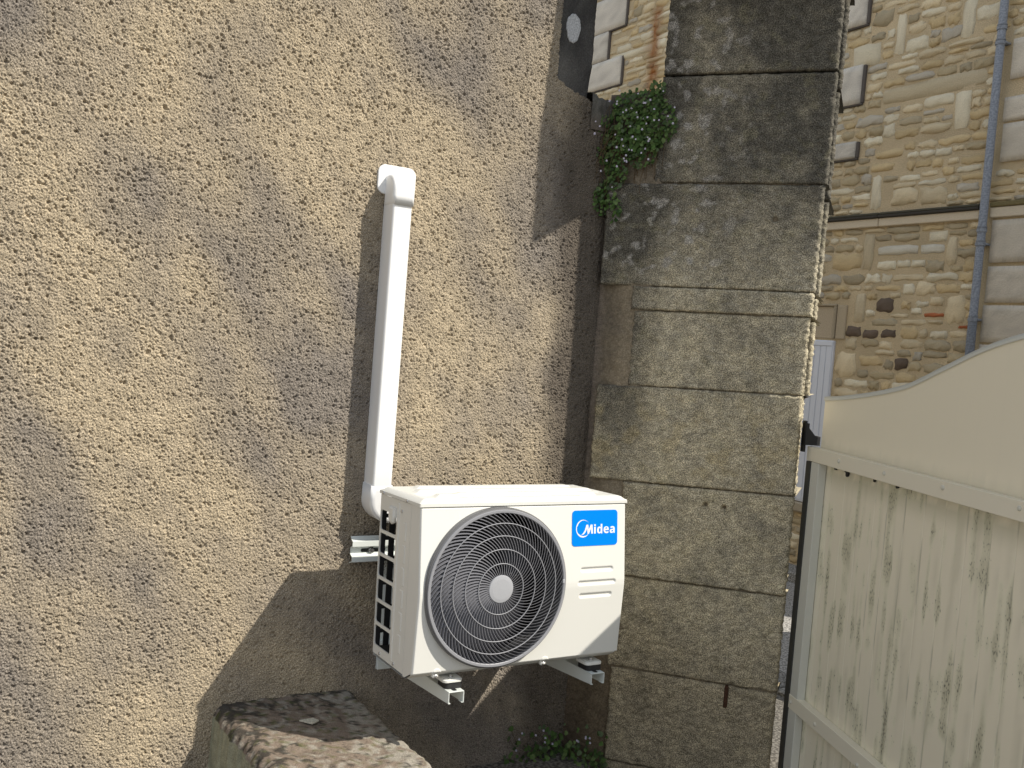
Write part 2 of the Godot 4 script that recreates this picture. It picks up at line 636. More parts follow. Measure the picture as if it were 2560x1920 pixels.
func house() -> void:
	var h := thing("stone_house", "tall honey coloured rubble stone house across the lane with a moulded string course", "house", F_house)
	var mb := MB.new()
	var f := noise(41, 3.0, 4)
	# mortar face
	var nx := 113
	var ny := 117
	var pts := PackedVector3Array()
	var cols := PackedColorArray()
	for j in ny:
		for i in nx:
			var b := -3.6 + 0.05 * i
			var v := -0.1 + 0.05 * j
			pts.append(Vector3(b, v, f.get_noise_2d(b * 3, v * 3) * 0.006))
			var q := 1.0 + 0.22 * f.get_noise_2d(b, v)
			cols.append(rusted(lin(0.67, 0.54, 0.35) * q, b, v))
	mb.grid(nx, ny, pts, cols)
	mb.col = lin(0.67, 0.54, 0.35)
	mb.box(Vector3(-3.6, -0.1, -0.4), Vector3(2.0, 5.7, -0.012))
	obj("mortar_wall", mb, M.mortar, h)
	var special := [[0.45,3.67,0.53,3.94,"p"],[0.94,3.67,1.03,3.91,"p"],[1.04,3.75,1.19,3.84,"p"],[0.80,3.68,0.94,3.76,"g"],[0.54,3.66,0.71,3.75,"p"],[0.11,3.64,0.34,3.79,"p"],
		[0.86,3.62,1.10,3.655,"c"],[0.64,3.60,0.84,3.65,"c"],[0.41,3.57,0.62,3.61,"c"],[0.39,3.345,1.14,3.445,"l"],[0.72,3.26,0.93,3.33,"p"],[0.945,3.09,1.05,3.33,"p"],[0.56,3.25,0.71,3.30,"c"],
		[0.54,3.17,0.71,3.22,"o"],[0.42,3.11,0.51,3.20,"p"],[0.52,3.09,0.70,3.15,"y"],[0.71,3.09,0.93,3.15,"c"],[0.84,2.93,0.95,2.98,"p"],[0.93,2.87,1.01,2.91,"c"],[1.03,2.85,1.21,2.91,"y"],
		[0.83,2.86,0.90,2.92,"y"],[0.59,2.79,0.74,2.83,"p"],[0.75,2.81,0.87,2.84,"c"],[0.46,2.80,0.57,2.84,"o"],[0.37,2.62,0.45,2.85,"p"],[0.38,2.97,0.59,3.02,"y"],[0.35,2.88,0.53,2.94,"y"],
		[0.64,2.86,0.69,2.93,"y"],[0.70,2.87,0.82,2.92,"y"],[0.25,3.90,0.42,4.00,"o"],[0.70,3.78,0.82,3.86,"y"],[0.19,3.21,0.41,3.28,"g"],[0.54,2.63,0.73,2.74,"c"],[0.75,2.62,0.95,2.73,"c"],
		[0.35,2.20,0.43,2.45,"l"],[0.85,2.37,0.98,2.44,"p"],[0.47,2.30,0.78,2.36,"w"],[0.80,2.30,0.97,2.355,"w"],[0.99,2.22,1.06,2.40,"l"],[0.48,2.20,0.62,2.26,"p"],[0.63,2.21,0.73,2.26,"p"],
		[0.74,2.21,0.84,2.26,"p"],[0.09,2.21,0.34,2.32,"y"],[0.61,2.12,0.84,2.165,"c"],[0.69,2.03,0.78,2.10,"p"],[0.79,2.03,0.93,2.11,"c"],[0.94,2.04,1.10,2.10,"y"],[0.32,1.84,0.41,2.04,"l"],
		[0.50,1.91,0.63,2.00,"d"],[1.02,1.85,1.14,2.02,"c"],[0.90,1.96,1.00,2.02,"c"],[0.87,1.885,1.01,1.91,"r"],[1.12,1.815,1.19,1.835,"r"],[0.27,1.74,0.39,1.81,"d"],[0.41,1.73,0.53,1.79,"d"],
		[0.56,1.74,0.67,1.79,"d"],[0.70,1.74,0.84,1.82,"y"],[1.06,1.76,1.20,1.80,"c"],[0.27,1.64,0.36,1.72,"c"],[0.55,1.66,0.65,1.71,"c"],[0.68,1.53,0.78,1.61,"d"],[0.20,1.45,0.38,1.62,"c"],
		[0.40,1.54,0.59,1.61,"y"],[0.90,1.84,1.01,1.865,"c"],[0.89,1.62,1.06,1.66,"o"],[0.77,1.90,0.85,1.94,"p"],[-2.79,4.275,-2.17,4.345,"p"],[-2.79,4.44,-2.53,4.50,"c"],[-2.70,4.357,-2.49,4.42,"p"]]
	var taken := [[-0.4, 3.93, 0.235, 4.24], [-0.4, 3.37, 0.245, 3.66], [-0.4, 2.985, 0.245, 3.12], [-3.6, 4.6, -2.56, 4.94], [-3.6, 4.32, -2.81, 4.61], [-3.6, 4.04, -2.57, 4.35], [-3.6, 2.49, 2.6, 2.60],
		[1.235, 1.2, 2.6, 2.49], [1.235, 2.82, 2.6, 3.60], [-0.3, 0.42, 0.215, 1.71], [-0.3, 1.70, 0.28, 1.97]]
	for s in special:
		taken.append([s[0] - 0.008, s[1] - 0.008, s[2] + 0.008, s[3] + 0.008])
		var st := MB.new()
		rubble_stone(st, s, tone(s[4]), 0.6 if s[4] in ["w", "l", "p"] else 0.2)
		obj("stone", st, M.rubble, h)
	# the rest of the rubble, laid in rough courses between them
	var rest := MB.new()
	var count := special.size()
	var v := 0.0
	while v < 5.3:
		var ht := rng.randf_range(0.045, 0.085)
		var b := -3.55 + rng.randf() * 0.1
		while b < 1.85:
			var wd := rng.randf_range(0.08, 0.23) * (1.0 if rng.randf() < 0.8 else 1.4)
			var r := [b, v + rng.randf_range(-0.006, 0.006), b + wd - 0.014, v + ht - 0.012]
			var nb := b + wd
			var ok := true
			for t in taken:
				if r[0] < t[2] and r[2] > t[0] and r[1] < t[3] and r[3] > t[1]:
					# trim the stone on the side where most of it is left
					var cuts := [t[0] - r[0], r[2] - t[2], t[1] - r[1], r[3] - t[3]]
					if cuts[0] > 0.06 and cuts[0] >= cuts[1]: r[2] = t[0]
					elif cuts[2] > 0.028: r[3] = t[1]
					elif cuts[3] > 0.028: r[1] = t[3]
					elif cuts[1] > 0.05:
						r[0] = t[2]
					else:
						ok = false
						nb = maxf(nb, minf(t[2], b + 0.1))
			if ok and r[2] - r[0] > 0.035 and r[3] - r[1] > 0.02:
				var pick := "yyccpogpy#cp"[rng.randi() % 12]
				if v < 2.49 and b < 1.3 and rng.randf() < 0.45: pick = "o#oy"[rng.randi() % 4]
				var c := tone(pick)
				var seen: bool = (r[0] > 0.02 and r[2] < 1.28 and r[1] > 1.42 and r[3] < 4.08) or (r[0] > -2.85 and r[2] < -1.98 and r[1] > 3.98 and r[3] < 4.78)
				if seen and count < 298:
					count += 1
					var st := MB.new()
					rubble_stone(st, r, c)
					obj("stone", st, M.rubble, h)
				else:
					rubble_stone(rest, r, c)
			b = nb
		v += ht
	obj("rubble_masonry", rest, M.rubble, h, "", "stuff")
	# dressed quoins of the windows, standing proud, dark strips along their right and lower edges
	for q in [[-0.30, 3.935, 0.205, 4.221], [-0.30, 3.38, 0.215, 3.651], [-0.30, 2.995, 0.215, 3.113], [-3.5, 4.608, -2.588, 4.929], [-3.5, 4.327, -2.835, 4.60], [-3.5, 4.05, -2.592, 4.318]]:
		var st := MB.new()
		st.col = lin(0.84, 0.78, 0.68) * rng.randf_range(0.92, 1.05)
		dressed_stone(st, q[0], q[1], q[2], q[3], 0.034, st.col)
		var o := obj("quoin_stone", st, M.rubble, h)
		var rim := MB.new()
		rim.col = lin(0.16, 0.145, 0.13)
		rim.box(Vector3(q[2], q[1] + 0.002, -0.02), Vector3(q[2] + 0.022, q[3] - 0.002, 0.022), 0.005)
		rim.box(Vector3(q[0], q[1] - 0.012, -0.02), Vector3(q[2] + 0.018, q[1] + 0.001, 0.024), 0.004)
		obj("dark_margin", rim, M.rubble, o)
	# ashlar of the right-hand bay
	for q in [[1.305, 3.34, 2.0, 3.58], [1.285, 3.085, 1.9, 3.23], [1.292, 2.84, 2.0, 3.07], [1.285, 2.225, 1.75, 2.484], [1.285, 1.98, 1.66, 2.20], [1.28, 1.735, 1.78, 1.962], [1.28, 1.45, 1.7, 1.72], [1.77, 2.225, 1.99, 2.484]]:
		var st := MB.new()
		st.col = lin(0.84, 0.76, 0.63) * rng.randf_range(0.9, 1.06)
		dressed_stone(st, q[0], q[1], q[2], q[3], 0.022, st.col, 0.35)
		obj("ashlar_stone", st, M.rubble, h)
	# string course: pale fascia below, black moulding on top
	var xs := [-3.5, -2.6, -1.7, -0.9, -0.2, 0.47, 1.205]
	for i in 6:
		var st := MB.new()
		st.col = lin(0.80, 0.69, 0.52) * rng.randf_range(0.94, 1.04)
		st.box(Vector3(xs[i], 2.497, -0.02), Vector3(xs[i + 1] - 0.004, 2.553, 0.03), 0.004)
		obj("string_course_stone", st, M.rubble, h)
		var top := MB.new()
		top.col = lin(0.085, 0.078, 0.066)
		top.box(Vector3(xs[i], 2.554, -0.02), Vector3(xs[i + 1] - 0.003, 2.572, 0.048), 0.004)
		top.col = lin(0.12, 0.11, 0.085)
		top.box(Vector3(xs[i], 2.573, -0.02), Vector3(xs[i + 1] - 0.003, 2.592, 0.036), 0.006)
		obj("drip_moulding", top, M.rubble, h)
	var st2 := MB.new()
	st2.col = lin(0.80, 0.70, 0.54)
	st2.box(Vector3(1.27, 2.50, -0.02), Vector3(2.0, 2.562, 0.03), 0.004)
	obj("string_course_stone", st2, M.rubble, h)
	var top2 := MB.new()
	top2.col = lin(0.24, 0.20, 0.10)
	top2.box(Vector3(1.268, 2.563, -0.02), Vector3(2.0, 2.594, 0.04), 0.006)
	obj("drip_moulding", top2, M.rubble, h)
	# moulded panel over the shuttered opening
	var pn := MB.new()
	pn.col = lin(0.60, 0.50, 0.36)
	pn.box(Vector3(-0.5, 1.715, -0.02), Vector3(0.155, 1.945, 0.008), 0.004)
	var po := obj("carved_panel", pn, M.rubble, h)
	var fr := MB.new()
	fr.col = lin(0.50, 0.42, 0.30)
	fr.box(Vector3(0.156, 1.712, -0.02), Vector3(0.178, 1.95, 0.026), 0.008)
	fr.box(Vector3(-0.5, 1.946, -0.02), Vector3(0.178, 1.962, 0.026), 0.006)
	fr.col = lin(0.58, 0.48, 0.34)
	fr.box(Vector3(0.182, 1.712, -0.02), Vector3(0.262, 1.955, 0.014), 0.005)
	obj("panel_moulding", fr, M.rubble, po)
	# white shutter
	var sh := MB.new()
	sh.box(Vector3(-0.3, 0.505, -0.02), Vector3(0.185, 1.70, 0.02), 0.003)
	var so := obj("shutter", sh, M.shutter, h)
	for i in 9:
		var rib := MB.new()
		var b := -0.285 + i * 0.052
		rib.box(Vector3(b, 0.52, 0.0195), Vector3(b + 0.046, 1.655, 0.025), 0.002)
		obj("shutter_board", rib, M.shutter, so)
	var cap := MB.new()
	cap.box(Vector3(-0.29, 1.66, 0.0195), Vector3(0.18, 1.695, 0.028), 0.003)
	obj("shutter_rail", cap, M.shutter, so)
	var sill := MB.new()
	sill.col = lin(0.5, 0.43, 0.32)
	sill.box(Vector3(-0.35, 0.43, -0.02), Vector3(0.24, 0.50, 0.05), 0.01)
	obj("window_sill", sill, M.rubble, h)


func drainpipe() -> void:
	var t := thing("drainpipe", "blue grey metal drainpipe down the stone house, with ringed joints", "drainpipe", F_house * Transform3D(Basis(), Vector3(1.245, 0, 0.055)))
	var f := 0.0245
	for seg in [[-0.04, 1.87, 0.0265], [1.87, 2.36, 0.0245], [2.36, 3.58, 0.0245], [3.58, 5.6, 0.0245]]:
		var mb := MB.new()
		mb.col = lin(0.36, 0.395, 0.46) if seg[0] > 1 else lin(0.26, 0.29, 0.335)
		mb.tube(PackedVector3Array([Vector3(0, seg[0], 0), Vector3(0, seg[1], 0)]), seg[2], 20)
		obj("pipe_length", mb, M.zinc, t)
	for v in [1.87, 2.335, 2.42, 3.56, 3.65]:
		var mb := MB.new()
		mb.col = lin(0.33, 0.36, 0.41)
		mb.tube(PackedVector3Array([Vector3(0, v - 0.011, 0), Vector3(0, v + 0.011, 0)]), 0.030, 20)
		mb.tube(PackedVector3Array([Vector3(0, v + 0.016, 0), Vector3(0, v + 0.023, 0)]), 0.0285, 20)
		if v != 2.42 and v != 3.65:
			mb.box(Vector3(-0.036, v - 0.006, -0.06), Vector3(0.036, v + 0.006, 0.004), 0.002)
		obj("pipe_collar", mb, M.zinc, t)


func canopy() -> void:
	var t := thing("garden_parasol", "folded brown cloth parasol rising behind the cream gate", "parasol", Transform3D(Basis(), Vector3(2.86, -0.05, -4.40)))
	var mb := MB.new()
	var nx := 61
	var ny := 14
	var pts := PackedVector3Array()
	var cols := PackedColorArray()
	for j in ny:
		var w := float(j) / (ny - 1)
		for i in nx:
			var a := TAU * i / (nx - 1)
			var r := lerpf(0.70, 0.03, pow(w, 0.92)) * (1.0 + 0.06 * cos(a * 8.0) * (1.0 - w))
			pts.append(Vector3(cos(a) * r, 0.95 + w * 1.9, -sin(a) * r))
			cols.append(lin(0.10, 0.082, 0.062) * (1.0 + 0.12 * sin(a * 16.0 + w * 3.0)))
	mb.grid(nx, ny, pts, cols)
	obj("canopy", mb, M.cloth, t)
	var pole := MB.new()
	pole.tube(PackedVector3Array([Vector3(0, 0, 0), Vector3(0, 2.95, 0)]), 0.022, 12)
	obj("pole", pole, M.seal, t)
	var base := MB.new()
	base.box(Vector3(-0.25, 0, -0.25), Vector3(0.25, 0.06, 0.25), 0.01)
	obj("base", base, M.seal, t)


# ---- the roughcast wall on the left
var stain_a := noise(101, 1.1, 4)
var stain_b := noise(102, 3.2, 3)
var stain_c := noise(103, 14.0, 2)
func render_tint(u: float, v: float) -> Color:
	var a := stain_a.get_noise_2d(u * 1.0 + v * 0.45, v * 0.7)
	var b := stain_b.get_noise_2d(u + v * 0.4, v * 0.7)
	var g := 0.5 + 1.15 * a + 0.7 * b
	# weathering: greyer along the foot, warmer in the middle
	g += 1.1 * smoothstep(-1.5, -2.0, u) * smoothstep(1.95, 2.35, v)  # soft shadow at the top left, painted into the tint
	g += 0.35 * smoothstep(0.9, 0.2, v) + 0.25 * smoothstep(-0.9, -0.3, u) - 0.15
	g = clampf(g, 0, 1.25)
	var c := lin(0.70, 0.585, 0.42).lerp(lin(0.45, 0.39, 0.32), g)
	# corner strip: grey brown cement, with the shadow beside the pier painted in
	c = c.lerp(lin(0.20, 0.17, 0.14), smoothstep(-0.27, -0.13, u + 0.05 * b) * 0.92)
	var d := stain_c.get_noise_2d(u, v)
	return c * (1.0 + 0.16 * d)

func rendered_wall() -> void:
	var t := thing("rendered_wall", "roughcast sandy wall lit by the sun, carrying the air conditioner", "wall", F_wall)
	var st := 0.0025
	var nx := 892
	var ny := 1168
	var u0 := -2.2275
	var v0 := -0.12
	var c1 := warped(cells(201, 0.16))
	var c2 := warped(cells(201, 0.16, FastNoiseLite.RETURN_CELL_VALUE))
	var b_pit := c1.get_image(nx, ny).get_data()
	var b_val := c2.get_image(nx, ny).get_data()
	var b_pit2 := warped(cells(202, 0.30)).get_image(nx, ny).get_data()
	var b_clu := noise(203, 0.010, 3).get_image(nx, ny).get_data()
	var b_lump := noise(204, 0.10, 3).get_image(nx, ny).get_data()
	var b_fine := noise(205, 0.42, 2).get_image(nx, ny).get_data()
	var edge_n := noise(206, 0.05, 2)
	var pts := PackedVector3Array()
	var cols := PackedColorArray()
	pts.resize(nx * ny)
	cols.resize(nx * ny)
	var keep := PackedByteArray()
	keep.resize(nx * ny)
	keep.fill(1)
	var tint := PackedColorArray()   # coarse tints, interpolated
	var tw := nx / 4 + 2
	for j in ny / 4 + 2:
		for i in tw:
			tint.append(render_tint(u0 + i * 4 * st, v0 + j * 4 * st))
	for j in ny:
		var v := v0 + j * st
		for i in nx:
			var q := j * nx + i
			var u := u0 + i * st
			var clu := b_clu[q] / 255.0
			var z := (b_lump[q] - 128) * 0.000012 + (b_fine[q] - 128) * 0.000033
			var bv := b_val[q] / 255.0
			var pit := 1.0 - b_pit[q] / (42.0 + 58.0 * fmod(bv * 7.3, 1.0))
			if pit > 0.0 and bv < 0.02 + clu * 0.62:
				z -= minf(pit * 1.8, 1.0) * (0.0035 + 0.0065 * fmod(bv * 13.7, 1.0))
			var p2 := 1.0 - b_pit2[q] / 110.0
			if p2 > 0.0:
				z -= p2 * 0.0022 * (0.4 + clu)
			if u > -0.02: z -= (u + 0.02) * 0.15
			pts[q] = Vector3(u, v, z)
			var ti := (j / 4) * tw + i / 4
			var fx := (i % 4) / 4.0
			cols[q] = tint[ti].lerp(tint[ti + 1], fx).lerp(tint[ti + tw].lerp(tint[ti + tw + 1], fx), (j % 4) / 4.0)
			if v > 2.36:
				var e := 0.010 * edge_n.get_noise_2d(i, j)
				if (v > 2.46 + e and u > -0.263 + e) or (u > -0.263 and v > 2.46 - (u + 0.263) * 0.36 + e):
					keep[q] = 0
	var mb := MB.new()
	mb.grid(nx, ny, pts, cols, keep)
	# the cut end of the coat above
	mb.col = lin(0.50, 0.43, 0.33)
	mb.box(Vector3(-0.285, 2.47, -0.03), Vector3(-0.262, 4.0, -0.004), 0.003)
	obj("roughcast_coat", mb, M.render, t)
	var core := MB.new()
	core.col = lin(0.5, 0.41, 0.28)
	core.box(Vector3(-5, -0.3, -0.30), Vector3(-0.11, 2.41, -0.014))
	core.box(Vector3(-0.125, -0.3, -0.30), Vector3(0.03, 2.415, -0.018))
	core.box(Vector3(-5, 2.41, -0.30), Vector3(-0.268, 4.0, -0.014))
	core.box(Vector3(-5, 2.795, -0.013), Vector3(-0.262, 4.0, -0.002))
	core.box(Vector3(-5, -0.3, -0.013), Vector3(-2.2275, 2.795, -0.002))
	core.col = lin(0.80, 0.72, 0.58)
	core.box(Vector3(-5, -0.3, -6.0), Vector3(-0.29, 3.7, -0.302))  # unseen pale building mass, added to bounce sunlight onto the house
	obj("wall_core_and_bounce_mass", core, M.render, t)
	# the blackened cement jamb left of the hole
	var jb := MB.new()
	var jn := noise(211, 9.0, 3)
	var jx := 32
	var jy := 150
	var jp := PackedVector3Array()
	var jc := PackedColorArray()
	for j in jy:
		for i in jx:
			var w := i / (jx - 1.0)
			var v := 2.36 + j * 0.012
			var right := -0.108 + 0.004 * jn.get_noise_2d(1.0, v * 6.0) - 0.012 * smoothstep(2.55, 2.40, v)
			var u := lerpf(-0.27, right, minf(w * 1.12, 1.0))
			var z := -0.014 + 0.004 * jn.get_noise_2d(u * 6, v * 6)
			if i >= jx - 4: z = -0.014 - [0.004, 0.03, 0.12, 0.26][i - jx + 4]
			jp.append(Vector3(u, v, z))
			var g := 0.5 + 0.5 * jn.get_noise_2d(u * 1.5, v * 0.8)
			var c := lin(0.055, 0.053, 0.052).lerp(lin(0.13, 0.125, 0.118), g)
			c = c.lerp(lin(0.20, 0.19, 0.175), 0.75 * smoothstep(2.62, 2.5, v) * smoothstep(-0.15, -0.25, u))
			jc.append(c)
	jb.grid(jx, jy, jp, jc)
	var jo := obj("cement_jamb", jb, M.mortar, t)
	var pt := MB.new()
	pt.col = lin(0.62, 0.63, 0.64)
	var poly := PackedVector2Array()
	for i in 40:
		var a := TAU * i / 40
		var r := 1.0 + 0.09 * jn.get_noise_2d(cos(a) * 0.35 + 3, sin(a) * 0.35)
		var q := Vector2(cos(a) * 0.031, sin(a) * 0.046) * r
		if sin(a) < -0.6: q.y *= 1.25
		poly.append(Vector2(-0.205, 2.662) + q)
	pt.slab(poly, -0.02, -0.0085, 0.002)
	obj("paint_patch", pt, M.mortar, jo, "white daub of paint on the black cement")


# ---- the old ashlar pier
var led := noise(301, 2.6, 4)
var lee := noise(302, 9.0, 3)
var lef := noise(303, 30.0, 2)
var leg := noise(304, 95.0, 2)
func ashlar_tint(s: float, v: float) -> Color:
	var a := led.get_noise_2d(s, v)
	var b := lee.get_noise_2d(s, v)
	var d := lef.get_noise_2d(s * 0.7, v)
	var warm := lin(0.80, 0.70, 0.49)
	var grey := lin(0.58, 0.53, 0.415)
	var soot := lin(0.125, 0.118, 0.102)
	var c := warm.lerp(grey, clampf(0.35 + 0.5 * b + 0.35 * smoothstep(1.2, 2.2, v), 0, 1))
	# soot and black lichen: over the upper courses and down the inner edge
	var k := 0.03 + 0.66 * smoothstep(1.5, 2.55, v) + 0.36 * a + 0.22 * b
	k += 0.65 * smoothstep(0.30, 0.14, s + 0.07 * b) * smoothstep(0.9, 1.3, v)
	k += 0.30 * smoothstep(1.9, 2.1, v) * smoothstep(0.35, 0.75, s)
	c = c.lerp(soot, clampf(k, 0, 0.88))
	# pale and yellow lichen
	var pale := smoothstep(0.22, 0.42, lee.get_noise_2d(s * 1.3 + 9, v * 1.3 + 4)) * smoothstep(1.7, 1.85, v) * smoothstep(0.62, 0.3, s)
	c = c.lerp(lin(0.60, 0.57, 0.52), pale * 0.7)
	var yel := smoothstep(0.25, 0.5, lee.get_noise_2d(s * 1.1 + 31, v * 1.1 + 14))
	c = c.lerp(lin(0.46, 0.42, 0.24), yel * 0.18)
	c = c.lerp(lin(0.60, 0.48, 0.25), 0.35 * smoothstep(0.1, 0.4, lee.get_noise_2d(s * 0.8 + 51, v * 0.8)) * smoothstep(1.45, 1.2, v) * smoothstep(0.9, 1.1, v))
	c = c.lerp(lin(0.36, 0.29, 0.19), 0.5 * smoothstep(0.75, 0.2, v))
	return c * (1.0 + 0.34 * d + 0.36 * leg.get_noise_2d(s * 0.7, v))

func ashlar_block(s0: float, s1: float, v0: float, v1: float, face: float, depth: float, sd: int, holes := []) -> MB:
	var st := 0.005
	var nx := int((s1 - s0) / st) + 1
	var ny := int((v1 - v0) / st) + 1
	var fe := noise(sd, 7.0, 3)
	var ff := noise(sd + 1, 40.0, 3)
	var pit := cells(sd + 2, 55.0)
	var wav := noise(sd + 3, 1.6, 2)
	var pts := PackedVector3Array()
	var cols := PackedColorArray()
	for j in ny + 2:
		for i in nx + 2:
			var ii := clampi(i - 1, 0, nx - 1)
			var jj := clampi(j - 1, 0, ny - 1)
			var s := lerpf(s0, s1, ii / (nx - 1.0))
			var v := lerpf(v0, v1, jj / (ny - 1.0))
			# how far from the worn outline
			var chip := 0.5 + 0.5 * fe.get_noise_2d(s * 3.0 + 7, v * 3.0)
			var rad := 0.003 + 0.013 * chip * chip * chip
			var dr := s1 - s
			var dl := s - s0
			var db := minf(v - v0, v1 - v)
			var dd := minf(minf(dr, dl), db)
			var round_off := 0.0
			if dd < rad: round_off = rad - sqrt(maxf(0.0, rad * rad - pow(rad - dd, 2)))
			var rr := 0.010 + 0.020 * maxf(0.0, fe.get_noise_2d(v * 4.0, 3.0))
			if dr < rr: round_off = maxf(round_off, (rr - sqrt(maxf(0.0, rr * rr - pow(rr - dr, 2)))) * 1.1)
			var tool := 0.0
			if v < 0.75: tool = 0.0022 * ff.get_noise_2d((s + v * 0.55) * 0.35, (v - s * 0.55) * 1.6) * smoothstep(0.8, 0.5, v)
			var z := face + 0.003 * wav.get_noise_2d(s, v) + 0.0018 * fe.get_noise_2d(s, v * 1.6) + 0.0014 * ff.get_noise_2d(s * 0.6, v) + tool - round_off
			var pv := pit.get_noise_2d(s * 0.55, v)
			z -= 0.0045 * smoothstep(-0.72, -0.97, pv)
			for q in holes:
				z -= 0.02 * smoothstep(q[2], q[2] * 0.5, Vector2(s - q[0], v - q[1]).length())
			if i == 0 or j == 0 or i == nx + 1 or j == ny + 1: z = face - depth
			if i == nx + 1: s -= depth * 0.12
			# ragged outline
			if dl < 0.03: s += 0.006 * fe.get_noise_2d(v * 5.0, 11.0) * (1.0 - dl / 0.03)
			if dr < 0.03: s += 0.005 * ff.get_noise_2d(v * 1.5, 17.0) * (1.0 - dr / 0.03)
			if db < 0.02: v += 0.003 * ff.get_noise_2d(s * 0.7, v0 * 9.0) * (1.0 - db / 0.02)
			v += (s - 0.45) * 0.036 * smoothstep(2.2, 1.1, v)   # the courses are not quite level
			pts.append(Vector3(s, v, z))
			cols.append(ashlar_tint(s, v))
	var mb := MB.new()
	mb.grid(nx + 2, ny + 2, pts, cols)
	return mb

